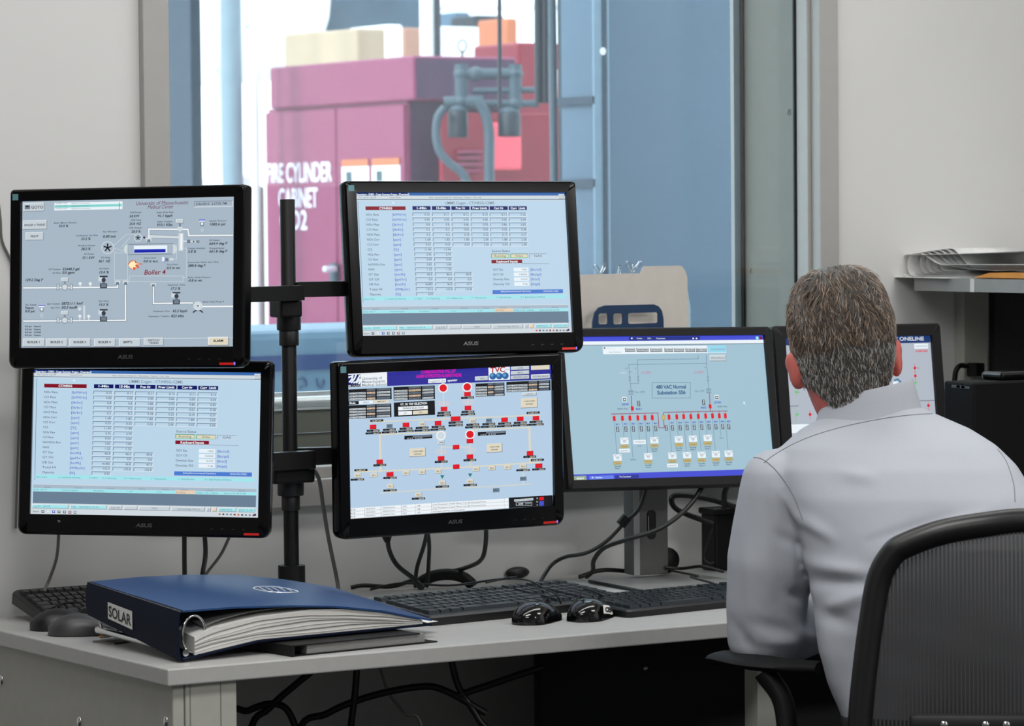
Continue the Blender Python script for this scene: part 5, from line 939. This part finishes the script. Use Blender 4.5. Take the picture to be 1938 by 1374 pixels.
# ------------------------------------------------------------------ cables
m_cab = mat('cable_black', (10, 10, 11), 0.45); m_cabg = mat('cable_grey', (104, 104, 102), 0.5)
def cable(label, pts, r=.0035, m=None, name='cable', extra=None):
    mb = MB().tube(smooth_path([at(x, y, D=D) for x, y, D in pts], 6), r, m or m_cab, 8)
    if extra: extra(mb)
    return tag(mb.build(name, smooth=True), label, 'cable')
tag(MB().tube(smooth_path([at(x, y, Y=YW - .004) for x, y in ((-30, 100), (-14, 300), (0, 405), (4, 455), (22, 498), (34, 560), (38, 700), (30, 1000))], 6), .0024, m_cabg, 8).build('cable', smooth=True), 'thin grey cable hanging on the wall beside the top left monitor', 'cable')
cable('thin grey cable hanging below the lower left monitor, left end', [(112, 985, 6.0), (108, 1050, 6.05), (95, 1092, 6.1), (84, 1118, 6.1)], .0028, m_cabg)
cable('black cable hanging straight below the lower left monitor', [(349, 985, 6.0), (349, 1050, 6.05), (350, 1120, 6.1)], .0042)
cable('black cable with a slight bend below the lower left monitor', [(385, 985, 6.0), (389, 1045, 6.05), (384, 1082, 6.1), (378, 1120, 6.1)], .0042)
cable('grey cable slanting down below the lower left monitor', [(445, 990, 6.1), (420, 1046, 6.15), (392, 1084, 6.2), (370, 1120, 6.2)], .0028, m_cabg)
cable('pale grey cable curving down from the pole arm to the desk', [(586, 882, 6.24), (603, 905, 6.3), (612, 960, 6.4), (622, 1020, 6.45), (636, 1088, 6.5), (642, 1125, 6.5)], .0038, m_cabg)
def conn(mb): a, b = at(730, 990, D=6.38), at(733, 1024, D=6.4); mb.tube([a, a + (b - a) * .6, b], [.011, .011, .006], m_black, 10)
cable('thick black video cable with a plug under the lower right monitor', [(733, 1015, 6.4), (737, 1042, 6.42), (752, 1070, 6.45), (784, 1096, 6.5), (800, 1112, 6.5)], .0045, extra=conn)
cable('black cable under the lower right monitor, left one of the crossing pair', [(812, 985, 6.4), (803, 1030, 6.45), (789, 1075, 6.5), (786, 1110, 6.55)], .0038)
cable('black cable under the lower right monitor, right one of the crossing pair', [(804, 985, 6.4), (812, 1025, 6.46), (811, 1070, 6.52), (808, 1110, 6.55)], .0038)
cable('black cable curving left below the corner of the lower right monitor', [(920, 980, 6.4), (919, 1030, 6.45), (910, 1060, 6.5), (880, 1075, 6.6), (850, 1082, 6.65)], .0042)
def ferr(mb): a, b = at(1187, 978, D=6.66), at(1174, 994, D=6.66); mb.tube([a, b], .010, m_black, 10)
cable('black cable with a thick ferrite bead beside the monitor stand', [(1226, 915, 6.66), (1210, 962, 6.66), (1183, 988, 6.66), (1148, 1024, 6.66), (1110, 1046, 6.66), (1070, 1054, 6.66), (1045, 1068, 6.66), (1028, 1092, 6.62), (1018, 1112, 6.55)], .0038, extra=ferr)
cable('black cable crossing in front of the monitor stand', [(1334, 915, 6.66), (1300, 962, 6.62), (1250, 1000, 6.6), (1190, 1020, 6.6), (1145, 1036, 6.62), (1124, 1060, 6.66), (1122, 1080, 6.7), (1110, 1092, 6.72)], .0045)
cable('black cable lying along the desk left of the monitor stand', [(1096, 1092, 6.74), (1140, 1079, 6.76), (1200, 1082, 6.8)], .0042)
cable('thick black cable looping behind the monitor stand on the right', [(1400, 962, 6.85), (1340, 944, 6.85), (1288, 937, 6.85), (1271, 944, 6.85), (1284, 966, 6.85), (1350, 992, 6.85)], .0055)
cable('thick black cable dropping from the substation monitor to the power box', [(1380, 910, 6.8), (1371, 935, 6.82), (1371, 962, 6.85)], .0055)
cable('thin black cord hanging beside the power box', [(1349, 998, 6.8), (1338, 1030, 6.8), (1332, 1055, 6.8), (1342, 1066, 6.8), (1352, 1064, 6.8)], .0020)
for i, (lab, pts, r) in enumerate((('black cord tangle on the desk right of the monitor stand', [(1258, 1074, 6.75), (1290, 1076, 6.75), (1330, 1072, 6.7), (1370, 1082, 6.7)], .003), ('thin black cord lying behind the slim keyboard', [(1270, 1080, 6.72), (1320, 1090, 6.6), (1308, 1092, 6.55), (1350, 1104, 6.5)], .0022), ('black cord bundle on the desk behind the long keyboard', [(664, 1112, 6.6), (690, 1108, 6.6), (740, 1110, 6.6), (782, 1098, 6.6)], .004), ('thin black cord between the handset and the long keyboard', [(700, 1116, 6.55), (760, 1104, 6.55), (850, 1108, 6.5), (930, 1098, 6.5), (980, 1092, 6.5)], .0022))):
    cable(lab, pts, r)
UD = 6.0
for lab, pts, r in (('thick black cable arching under the desk beside the leg panel', [(420, 1374, UD), (470, 1345, UD), (510, 1332, UD), (540, 1340, UD), (558, 1374, UD), (565, 1420, UD)], .006), ('black cable slanting up under the desk beside the leg panel', [(470, 1400, UD), (510, 1340, UD), (560, 1295, UD), (610, 1255, UD)], .006),
    ('black cable hanging straight below the blue binder under the desk', [(676, 1250, UD), (672, 1310, UD), (664, 1374, UD), (660, 1420, UD)], .006), ('black cable sweeping in a long curve under the desk', [(560, 1400, UD), (620, 1350, UD), (700, 1318, UD), (790, 1300, UD), (840, 1306, UD), (920, 1350, UD)], .006),
    ('black cable falling steeply under the desk below the long keyboard', [(852, 1240, UD), (868, 1300, UD), (905, 1360, UD), (930, 1420, UD)], .006), ('black cable running up to the dark panel under the desk', [(860, 1318, UD), (930, 1295, UD), (980, 1278, UD), (1030, 1262, UD)], .006), ('thin grey cord under the desk crossing the black cables', [(715, 1250, UD), (735, 1310, UD), (765, 1350, UD), (800, 1390, UD)], .0024)):
    e_ = pts[-1]; f_ = pts[0]
    if e_[1] > 1370: pts = pts + [(e_[0] + 8, 1700, UD), (e_[0] - 20, 2000, UD)]
    if f_[1] > 1370: pts = [(f_[0] - 30, 2000, UD), (f_[0] - 24, 1700, UD)] + pts
    cable(lab, pts, r, m_cab if 'grey' not in lab else m_cabg)
# ------------------------------------------------------------------ person seen from behind, and the chair
PO = at(1600, 700, D=5.77); PO.z = 0
FW = Vector((ray(1600, 700).x, ray(1600, 700).y, 0)).normalized(); RT = Vector((FW.y, -FW.x, 0))
PM = Matrix(((RT.x, FW.x, 0, PO.x), (RT.y, FW.y, 0, PO.y), (0, 0, 1, 0), (0, 0, 0, 1)))   # local: x right, y away (forward), z up
m_skin = mat('skin', (204, 104, 94), 0.5, var=.06, scale=40)
m_shirt = mat('shirt_cloth', (174, 178, 187), 0.75, var=.025, scale=700, bump=.06)
m_trs = mat('dark_trousers', (34, 36, 42), .85, var=.1, scale=200); m_shoe = mat('black_shoe_leather', (18, 17, 17), .35)
man = thing('person', 'grey-haired person in a pale shirt sitting at the desk, seen from behind', 'person', PO)
man.rotation_euler = PM.to_euler()
def voxel(mb, size, iters, name, mats_fn, parent):
    me = bpy.data.meshes.new('tmp'); me.from_pydata(mb.v, [], mb.f); me.update()
    bm = bmesh.new(); bm.from_mesh(me); bmesh.ops.recalc_face_normals(bm, faces=bm.faces[:]); bm.to_mesh(me); bm.free()
    o = bpy.data.objects.new('tmp', me); COL.objects.link(o)
    r = o.modifiers.new('r', 'REMESH'); r.mode = 'VOXEL'; r.voxel_size = size
    s = o.modifiers.new('s', 'SMOOTH'); s.factor = .5; s.iterations = iters
    dg = bpy.context.evaluated_depsgraph_get(); dg.update(); me2 = bpy.data.meshes.new_from_object(o.evaluated_get(dg))
    bpy.data.objects.remove(o); me2.materials.clear(); mats_fn(me2); me2.polygons.foreach_set('use_smooth', [True] * len(me2.polygons)); me2.name = name
    o = bpy.data.objects.new(name, me2); COL.objects.link(o); o.parent = parent; return o
def ringz(z, xl, xr, yc, ty, n=36, p=2.4, flat=0.0):
    xc, rx = (xl + xr) / 2, (xr - xl) / 2; out = []
    for k in range(n):
        a = 2 * math.pi * k / n; c, s = math.cos(a), math.sin(a)
        out.append(Vector((xc + rx * math.copysign(abs(c) ** (2 / p), c), yc + ty * math.copysign(abs(s) ** (2 / p), s), z)))
    return out
def limb(mb, pts, rad, n=20, squash=None):
    pts = [Vector(p) for p in pts]; q = smooth_path(pts, 5); rr = []
    for i in range(len(q)): t = i / 5; a = min(int(t), len(rad) - 1); b = min(a + 1, len(rad) - 1); rr.append(rad[a] + (rad[b] - rad[a]) * (t - a))
    mb.tube(q, rr, m_skin, n)
    for p, r in ((q[0], rr[0]), (q[-1], rr[-1])): mb.ell(p, (r, r, r), m_skin, None, 14, 8)
# torso rings (z, left, right, depth centre, half depth): the person leans forward and to the left
TOR = [(.50, .005, .365, -.175, .125), (.56, .002, .368, -.175, .130), (.63, -.006, .366, -.172, .132), (.70, -.030, .362, -.165, .132), (.78, -.050, .358, -.155, .132), (.86, -.062, .350, -.140, .132), (.93, -.076, .325, -.122, .130), (.985, -.098, .300, -.105, .122), (1.03, -.112, .272, -.085, .110), (1.062, -.105, .240, -.068, .092), (1.088, -.072, .200, -.052, .074), (1.108, -.034, .155, -.040, .062), (1.124, -.012, .118, -.030, .055)]
SHL, ELL, WRL = (-.110, -.085, 1.000), (-.132, -.055, .757), (-.005, .190, .768)
SHR, ELR, WRR = (.212, -.080, 1.000), (.268, .045, .775), (.165, .235, .775)
HC = Vector((-.004, 0.0, 1.222)); HR = Euler((R(-6), R(-7), R(8))).to_matrix()    # head centre and turn
HP = [(.119, .010, .015, -.015), (.113, .036, .045, -.052), (.098, .056, .070, -.078), (.072, .069, .086, -.094), (.038, .0755, .093, -.101), (.0, .0765, .095, -.101), (-.03, .0745, .096, -.095), (-.058, .069, .095, -.088), (-.083, .063, .093, -.082), (-.104, .057, .088, -.077), (-.119, .050, .078, -.070), (-.124, .026, .070, -.05)]
def head_ring(z, hw, yf, yb, grow=0.0, n=32):
    return [HC + HR @ Vector(((hw + grow) * math.cos(a), (yf + yb) / 2 + ((yf - yb) / 2 + grow) * math.sin(a), z)) for a in [2 * math.pi * k / n for k in range(n)]]
B = MB()
B.loft([ringz(z, a + .012, b - .012, y, t - .012) for z, a, b, y, t in TOR], m_skin)
B.loft([head_ring(*h) for h in HP], m_skin)
nk0 = Vector((.042, -.035, 1.085)); nk1 = HC + HR @ Vector((0, -.004, -.075)); B.tube([nk0 + (nk0 - nk1) * .3, nk0, (nk0 + nk1) / 2, nk1], [.068, .057, .054, .054], m_skin, 24)
# face (turned away): brow, nose, lips, chin
hp = lambda x, y, z: HC + HR @ Vector((x, y, z))
B.ell(hp(0, .094, -.035), (.014, .022, .024), m_skin); B.ell(hp(0, .106, -.048), (.014, .014, .010), m_skin); B.ell(hp(0, .090, .008), (.045, .012, .010), m_skin); B.ell(hp(0, .094, -.078), (.022, .008, .006), m_skin); B.ell(hp(0, .085, -.108), (.022, .016, .014), m_skin)
for sgn in (-1, 1):
    er = HR @ Euler((R(10), 0, R(sgn * -24))).to_matrix(); c = hp(sgn * .084, -.004, -.030)
    B.ell(c, (.0075, .0185, .031), m_skin, er); B.ell(c + HR @ Vector((sgn * .003, .006, .012)), (.0075, .019, .019), m_skin, er); B.ell(c + HR @ Vector((-sgn * .003, .006, -.022)), (.0065, .011, .013), m_skin, er)
def hand(wr, fwd, side, up, thumb):
    wr, fwd, up = Vector(wr), Vector(fwd).normalized(), Vector(up).normalized(); sd = fwd.cross(up).normalized() * thumb; M = Matrix((fwd, sd, up)).transposed()
    B.ell(wr + fwd * .045, (.052, .040, .0145), m_skin, M, 18, 10)
    for k, (off, ln) in enumerate(((.029, .070), (.010, .078), (-.010, .072), (-.028, .057))):
        p = wr + fwd * (.082 - abs(k - 1) * .004) + sd * off + up * .003; d = (fwd + sd * off * 3).normalized()
        pts = [p - d * .02, p + d * ln * .42 + up * .008, p + d * ln * .75 + up * .001, p + d * ln * .95 - up * .013]; B.tube(smooth_path(pts, 4), [.0092] * 5 + [.0085] * 4 + [.0075] * 4, m_skin, 10); B.ell(pts[-1], (.0072,) * 3, m_skin, None, 10, 6)
    p = wr + fwd * .022 + sd * .030; pts = [p, p + fwd * .026 + sd * .020 - up * .004, p + fwd * .052 + sd * .026 - up * .010]; B.tube(smooth_path(pts, 4), [.0125] * 5 + [.0095] * 4, m_skin, 10); B.ell(pts[-1], (.0088,) * 3, m_skin, None, 10, 6)
for sh, el, wr, sgn, fd in ((SHL, ELL, WRL, 1, (.35, .93, -.02)), (SHR, ELR, WRR, -1, (-.25, .96, -.02))):
    m1 = (Vector(sh) + Vector(el)) / 2; m2 = (Vector(el) + Vector(wr)) / 2
    limb(B, [sh, m1, el], [.052, .048, .041]); limb(B, [el, m2, wr], [.041, .040, .027]); hand(Vector(wr) + Vector((0, 0, -.004)), fd, None, (0, 0, 1), sgn)
HIPS = ((.09, 1), (.28, -1))
for hx, s in HIPS:
    kx = hx + (.00 if s > 0 else .02); limb(B, [(hx, -.15, .535), (hx, .10, .545), (kx, .32, .545)], [.078, .070, .054]); limb(B, [(kx, .32, .545), (kx, .36, .30), (kx, .33, .09)], [.054, .050, .036]); limb(B, [(kx, .33, .10), (kx, .34, .06), (kx, .36, .04)], [.034, .030, .022])
body = voxel(B, .0045, 4, 'body', lambda me: me.materials.append(m_skin), man)
# eyes
for sgn in (-1, 1): e = MB().ell(hp(sgn * .030, .088, -.006), (.0115,) * 3, m_paper, None, 14, 8).ell(hp(sgn * .030, .0975, -.006), (.005, .0035, .005), m_gasket, None, 10, 6); e.build('eye', man, smooth=True)
# trousers and shoes
T = MB()
T.loft([ringz(z, a, b, y, t) for z, a, b, y, t in ((.47, .02, .355, -.15, .13), (.52, -.002, .372, -.165, .138), (.58, .000, .370, -.172, .136), (.640, -.012, .372, -.172, .139), (.652, -.010, .370, -.171, .137))], m_trs)
for hx, s in HIPS:
    kx = hx + (.00 if s > 0 else .02); limb(T, [(hx, -.14, .535), (hx, .10, .545), (kx, .32, .545)], [.092, .084, .068]); limb(T, [(kx, .32, .545), (kx, .36, .30), (kx, .33, .10)], [.068, .066, .056])
voxel(T, .008, 5, 'trousers', lambda me: me.materials.append(m_trs), man)
for hx, s in HIPS:
    kx = hx + (.00 if s > 0 else .02); S_ = MB(); rings = []
    for i in range(13):
        t = i / 12; y = .255 + .29 * t; w_ = .046 * max(.05, 1 - abs(2 * t - 1) ** 3) ** .5 * (1 if t > .4 else .86); h = .085 * (1 - .55 * t) * max(.1, 1 - (2 * t - 1) ** 8)
        rings.append([(kx + w_ * math.cos(a), y, .001 + h * (.5 + .5 * math.sin(a))) for a in [2 * math.pi * k / 16 for k in range(16)]])
    S_.loft(rings, m_shoe); S_.build('shoe', man, smooth=60)
# shirt: loose torso and sleeves as one cloth, with folds pressed into it
S = MB()
S.loft([ringz(z, a, b, y, t, 40) for z, a, b, y, t in TOR if z > .6], m_shirt)
def sleeve(sh, el, wr, r):
    sh, el, wr = Vector(sh), Vector(el), Vector(wr); m1 = sh.lerp(el, .5); limb(S, [sh, m1, el], r[:3], 24); limb(S, [el, el.lerp(wr, .5), el.lerp(wr, .93)], [r[2], r[3], r[4]], 24)
sleeve(SHL, ELL, WRL, [.060, .073, .064, .058, .046]); sleeve(SHR, ELR, WRR, [.054, .060, .060, .056, .044])
def seg_d(p, a, b):
    ab = b - a; t = max(0, min(1, (p - a).dot(ab) / ab.length_squared)); return (p - a - ab * t).length, t
pxl = lambda px, py: Vector(((px - 1600) / 1185, (1.44 - (py - 400) / 1185)))
FOLD = [((1518, 975), (1575, 1010), .006, .010), ((1530, 1058), (1640, 1072), .007, .012), ((1535, 1092), (1650, 1085), -.007, .011), ((1560, 1140), (1640, 1105), .007, .012), ((1540, 1140), (1612, 1168), -.006, .014), ((1650, 1040), (1800, 985), .003, .008), ((1640, 1012), (1790, 965), -.003, .008), ((1590, 890), (1650, 900), .004, .010), ((1560, 1160), (1580, 1300), .007, .018), ((1625, 1150), (1610, 1300), -.006, .018), ((1655, 760), (1740, 742), -.004, .008), ((1470, 1010), (1515, 1035), -.004, .009), ((1478, 930), (1515, 985), .005, .008), ((1490, 1120), (1520, 1140), -.005, .010), ((1440, 1215), (1520, 1225), .005, .012), ((1420, 1180), (1510, 1200), -.004, .012), ((1405, 1000), (1420, 1200), .002, .012), ((1455, 960), (1475, 1160), -.003, .010), ((1495, 1000), (1500, 1110), .003, .008), ((1385, 1180), (1430, 1250), -.003, .010), ((1500, 1190), (1540, 1230), .006, .010), ((1700, 1010), (1880, 950), .002, .007)]
FS = [(pxl(*a), pxl(*b), am, wd_) for a, b, am, wd_ in FOLD]
def shirt_fin(me):
    me.materials.append(m_shirt); nv = [v.normal.copy() for v in me.vertices]
    for v, n in zip(me.vertices, nv):
        if n.y > .35: continue
        p = Vector((v.co.x, v.co.z)); o = 0
        for a, b, am, wd_ in FS:
            d, t = seg_d(p, a, b)
            if d < wd_ * 3: o += am * math.exp(-(d / wd_) ** 2) * math.sin(math.pi * (.12 + .76 * t))
        o += .0012 * math.sin(38 * v.co.x + 22 * v.co.z + 3 * math.sin(17 * v.co.z)) * math.sin(25 * v.co.z - 9 * v.co.x)
        v.co += n * o
shirt = voxel(S, .0055, 9, 'shirt', shirt_fin, man)
# collar
bpy.context.view_layer.update()
K_ = MB(); nkc = Vector((.036, -.024, 1.1)); rings = []
def col_ring(zb, r, drop): return [Vector((nkc.x + r * 1.06 * math.cos(a), nkc.y + r * .98 * math.sin(a), zb + .015 * math.cos(a) - drop * max(0, math.sin(a)))) for a in [2 * math.pi * k / 40 for k in range(40)]]
K_.loft([col_ring(1.094, .0850, .045), col_ring(1.112, .0800, .045), col_ring(1.132, .0745, .045), col_ring(1.150, .0700, .045), col_ring(1.153, .0680, .045), col_ring(1.135, .068, .045), col_ring(1.10, .070, .045)], m_shirt, False)
K_.build('collar', shirt, smooth=True)
# seams lying on the cloth
bvh = BVHTree.FromPolygons([v.co.copy() for v in shirt.data.vertices], [tuple(p.vertices) for p in shirt.data.polygons])
PMI = PM.inverted(); cl_ = PMI @ CAM; m_seam = mat('seam_thread', (120, 122, 128), .8)
def seam(pix, r=.0007):
    pts = []
    for px, py in smooth_path([(a, b, 0) for a, b in pix], 6) if False else [(v.x, v.y) for v in smooth_path([(a, b, 0) for a, b in pix], 8)]:
        d = (PMI.to_3x3() @ ray(px, py)).normalized(); h, n, i, ds = bvh.ray_cast(cl_, d)
        if h and (not pts or (h - pts[-1]).length < .06): pts.append(h + n * .0003)
    if len(pts) > 3: MB().tube(pts, r, m_seam, 6).build('seam', shirt, smooth=True)
seam([(1446, 876), (1470, 858), (1520, 832), (1580, 812), (1650, 796), (1720, 786), (1790, 783), (1850, 789)]); seam([(1412, 868), (1440, 868), (1470, 892), (1500, 935), (1520, 985)]); seam([(1888, 850), (1905, 875), (1918, 915), (1921, 950)])
# hair: a cap over the skull and many short strands
m_h1 = mat('hair_brown', (90, 76, 66), .55, var=.15, scale=60); m_h2 = mat('hair_dark_grey', (82, 80, 77), .5, var=.1, scale=60); m_h3 = mat('hair_silver', (172, 171, 168), .45, var=.1); m_h4 = mat('hair_light_brown', (158, 138, 120), .5, var=.1)
cap = MB(); HN = 32; caps = []
def prof_at(z):
    for a, b in zip(HP, HP[1:]):
        if b[0] <= z <= a[0]: t = (a[0] - z) / (a[0] - b[0]); return [a[i] + (b[i] - a[i]) * t for i in range(4)]
    return list(HP[0] if z > HP[0][0] else HP[-1])
low = lambda a: -.119 + (.10 if math.sin(a) > .2 else 0) + (.062 * max(0, (abs(math.cos(a)) - .5) / .5))    # hairline height by direction, back is sin < 0
def scalp(a, t, grow):
    z = .119 + (max(low(a), -.118) - .119) * t if math.sin(a) <= .2 else .119 + (.045 - .119) * t
    q = prof_at(z); g_ = grow * (1 - .75 * max(0, t - .55) / .45)
    return Vector(((q[1] + g_) * math.cos(a), (q[2] + q[3]) / 2 + ((q[2] - q[3]) / 2 + g_) * math.sin(a), z + grow * max(0, 1 - t * 3)))
cap.loft([[HC + HR @ scalp(2 * math.pi * k / HN, t, .009) for k in range(HN)] for t in (0, .06, .14, .25, .4, .55, .7, .85, 1.0)], m_h2)
cap.loft([[HC + HR @ scalp(2 * math.pi * k / HN, t, .001) for k in range(HN)] for t in (0, .06, .14, .25, .4, .55, .7, .85, 1.0)], m_h2)
rnd = random.Random(11)
for i in range(8200):
    a = rnd.uniform(-math.pi * 1.03, .03 * math.pi) if rnd.random() < .86 else rnd.uniform(0, math.pi); t = rnd.random() ** .72 * .97; p = scalp(a, t, .0085); z = p.z
    q2_ = scalp(a, min(1, t + .05), .0085); dn = (q2_ - p); dn = dn.normalized() if dn.length > 1e-5 else Vector((0, -1, 0)); out_ = Vector((p.x, p.y * .9 + .005, max(0, z) * .8)).normalized()
    wave = .5 * math.sin(9 * a + 40 * z) + .5 * math.sin(70 * z + 5 * a)
    tz = (z + .118) / .237; ln = (.009 + .013 * tz) * rnd.uniform(.7, 1.25); sdv = dn.cross(out_)
    swirl = sdv * (rnd.gauss(0, .25) + (.55 * wave if tz > .45 else .12 * wave)); d1 = (dn + swirl + out_ * (.30 + .38 * (tz > .5) * max(0, wave) + rnd.uniform(-.1, .12))).normalized(); d2 = (dn + swirl * 1.5 - out_ * .10).normalized()
    m1_ = p + d1 * ln * .5; e_ = m1_ + d2 * ln * .55; wv = rnd.uniform(.0004, .0008); sv = sdv.normalized() * wv if sdv.length > 1e-6 else Vector((wv, 0, 0))
    cr_ = rnd.random(); sidegrey = abs(p.x) / .085
    if tz > .48: mm = m_h1 if cr_ < .58 else (m_h4 if cr_ < .84 else (m_h2 if cr_ < .96 else m_h3))
    else: mm = m_h2 if cr_ < .60 - .28 * sidegrey ** 3 else (m_h3 if cr_ < .86 else (m_h1 if cr_ < .95 else m_h4))
    vs = [p - sv, p + sv, p + out_ * wv, m1_ - sv, m1_ + sv, m1_ + out_ * wv, e_]
    cap.add([HC + HR @ v for v in vs], [(0, 1, 4, 3), (1, 2, 5, 4), (2, 0, 3, 5), (3, 4, 6), (4, 5, 6), (5, 3, 6)], mm)
cap.build('hair', man, smooth=60, fixn=False)

# office chair
m_mesh = mat('chair_frame_black', (20, 20, 21), .38, var=.08)
ch = thing('office_chair', 'black office chair with a ribbed mesh back under the person', 'chair', PM @ Vector((.27, -.20, 0)))
ch.rotation_euler = PM.to_euler(); CHI = (Matrix.Translation(ch.location) @ PM.to_3x3().to_4x4()).inverted()
cp = lambda px, py, D: CHI @ at(px, py, D=D)
DB = 5.33; edge = [(1616, 1470), (1612, 1374), (1622, 1260), (1634, 1170), (1648, 1095), (1672, 1050), (1712, 1016), (1780, 990), (1860, 975), (1938, 967)]
lf = [cp(x + 16 * (1 if i < 6 else 0), y + (0 if i < 6 else 16), DB) for i, (x, y) in enumerate(edge)]
xc = 0.0; xcen = CHI @ at(1945, 1000, D=DB); xc = xcen.x
curve = lambda p: Vector((p.x, p.y + .05 * ((p.x - xc) / .27) ** 2 - .03, p.z)); lf = [curve(p) for p in lf]
rt_ = [Vector((2 * xc - p.x, p.y, p.z)) for p in lf[::-1]]
path = smooth_path(lf + rt_[1:], 6); MB().tube(path, .0195, m_mesh, 12).build('back_frame', ch, smooth=True)
m_net = bpy.data.materials.new('ribbed_mesh'); m_net.use_nodes = True; nt = m_net.node_tree; N = nt.nodes; KL = nt.links
tcn = N.new('ShaderNodeTexCoord'); wv_ = N.new('ShaderNodeTexWave'); wv_.wave_type = 'BANDS'; wv_.bands_direction = 'X'; wv_.inputs['Scale'].default_value = 52; wv_.inputs['Distortion'].default_value = .25
KL.new(tcn.outputs['Object'], wv_.inputs[0]); mr_ = N.new('ShaderNodeMapRange'); mr_.inputs[1].default_value = .25; mr_.inputs[2].default_value = .75; mr_.inputs[3].default_value = .84; mr_.inputs[4].default_value = 1.0; KL.new(wv_.outputs['Fac'], mr_.inputs[0])
bs = N['Principled BSDF']; cr_n = N.new('ShaderNodeValToRGB'); cr_n.color_ramp.elements[0].position = .45; cr_n.color_ramp.elements[0].color = (.004, .004, .004, 1); cr_n.color_ramp.elements[1].position = .9; cr_n.color_ramp.elements[1].color = (.05, .05, .05, 1); KL.new(wv_.outputs['Fac'], cr_n.inputs[0]); KL.new(cr_n.outputs[0], bs.inputs['Base Color']); bs.inputs['Roughness'].default_value = .5; KL.new(mr_.outputs[0], bs.inputs['Alpha'])
net = MB(); nl = [p for p in smooth_path(lf, 4)]; rows_ = []
for p in nl:
    x0_, x1_ = p.x, 2 * xc - p.x; rows_.append([curve(Vector((x0_ + (x1_ - x0_) * k / 16, nl[0].y, p.z))) if False else Vector((x0_ + (x1_ - x0_) * k / 16, p.y - .05 * ((p.x - xc) / .27) ** 2 + .05 * (((x0_ + (x1_ - x0_) * k / 16) - xc) / .27) ** 2, p.z)) for k in range(17)])
net.loft(rows_, m_net, False, False); net.build('mesh_back', ch, smooth=True)
lz = cp(1800, 1368, 5.28); br = MB(); br.box((xc, lz.y - .01, lz.z), (.36, .020, .030), m_charcoal, None, .008); lum = br.build('lumbar_bar', ch, smooth=40)
for px in (1786, 1864, 1903, 1980): q = cp(px, 1365, 5.28); MB().ell((q.x, lz.y - .021, lz.z), (.006, .003, .006), m_chrome, None, 12, 6).build('bolt', lum, smooth=True)
st_ = MB(); ax0, ay0 = xc, .0
st_.loft([[(xc + x, .03 + y, z) for x, y in rrect(-.25, -.24, .25, .24, .08, 5)] for z in (.405, .412)] + [[(xc + x * .99, .03 + y * .99, .45) for x, y in rrect(-.25, -.24, .25, .24, .08, 5)], [(xc + x * .93, .03 + y * .93, .468) for x, y in rrect(-.25, -.24, .25, .24, .08, 5)]], m_net if False else mat('seat_fabric', (22, 22, 24), .9, var=.15, scale=200)); st_.build('seat', ch, smooth=50)
y_b = lf[0].y; MB().tube(smooth_path([(xc, .0, .39), (xc, -.16, .38), (xc, y_b - .01, .44), (xc, y_b - .035, .56), (xc, lz.y - .012, lz.z)], 5), .022, m_mesh, 10).build('back_spine', ch, smooth=True)
for sgn in (-1, 1):
    pa = cp(1365, 1293, 5.42); pb = cp(1560, 1290, 5.45); zt_ = cp(1450, 1283, 5.42).z; base_x = cp(1480, 1400, 5.45).x
    X_ = (lambda v: v) if sgn < 0 else (lambda v: 2 * xc - v)
    pd = MB(); pts = [(X_(cp(1358, 1300, 5.52).x), .17, zt_ - .006), (X_(cp(1372, 1288, 5.5).x), .15, zt_), (X_(cp(1440, 1284, 5.45).x), .06, zt_ + .001), (X_(cp(1500, 1286, 5.45).x), .03, zt_), (X_(cp(1552, 1290, 5.45).x), .03, zt_ - .002)]
    q_ = smooth_path(pts, 5); pd.loft([[p + Vector((.040 * s_ * math.cos(a) * (.25 + .75 * math.sin(math.pi * min(1, (i + 1) / len(q_))) ** .5), .02 * math.cos(a) * s_, -.010 + .011 * math.sin(a))) for a in [2 * math.pi * k / 14 for k in range(14)]] for i, p in enumerate(q_) for s_ in (1,)], mat('armrest_black', (14, 14, 15), .7, spec=.25))
    ar = pd.build('armrest', ch, smooth=50)
    b0 = Vector((X_(cp(1438, 1300, 5.42).x), .05, zt_ - .02)); b1 = Vector((X_(cp(1478, 1345, 5.42).x), .045, zt_ - .07)); b2_ = Vector((X_(cp(1490, 1400, 5.42).x), .04, .56)); b3 = Vector((X_(cp(1510, 1480, 5.42).x), .03, .40)); MB().tube(smooth_path([b0, b1, b2_, b3, (xc + sgn * .1, .03, .395)], 5), .017, m_mesh, 10).build('arm_post', ar, smooth=True)
MB().tube([(xc, .02, .12), (xc, .02, .40)], .028, m_mesh, 14).build('gas_column', ch, smooth=True)
for k in range(5):
    a = 2 * math.pi * k / 5 + .3; p = Vector((xc + .30 * math.cos(a), .02 + .30 * math.sin(a), .075)); lg_ = MB().tube([(xc, .02, .13), (xc + .15 * math.cos(a), .02 + .15 * math.sin(a), .115), p], [.026, .022, .016], m_mesh, 10).build('base_leg', ch, smooth=True)
    MB().tube([p + Vector((-.012 * math.sin(a), .012 * math.cos(a), -.045)), p + Vector((.012 * math.sin(a), -.012 * math.cos(a), -.045))], .028, m_black, 16).build('caster', lg_, smooth=True)
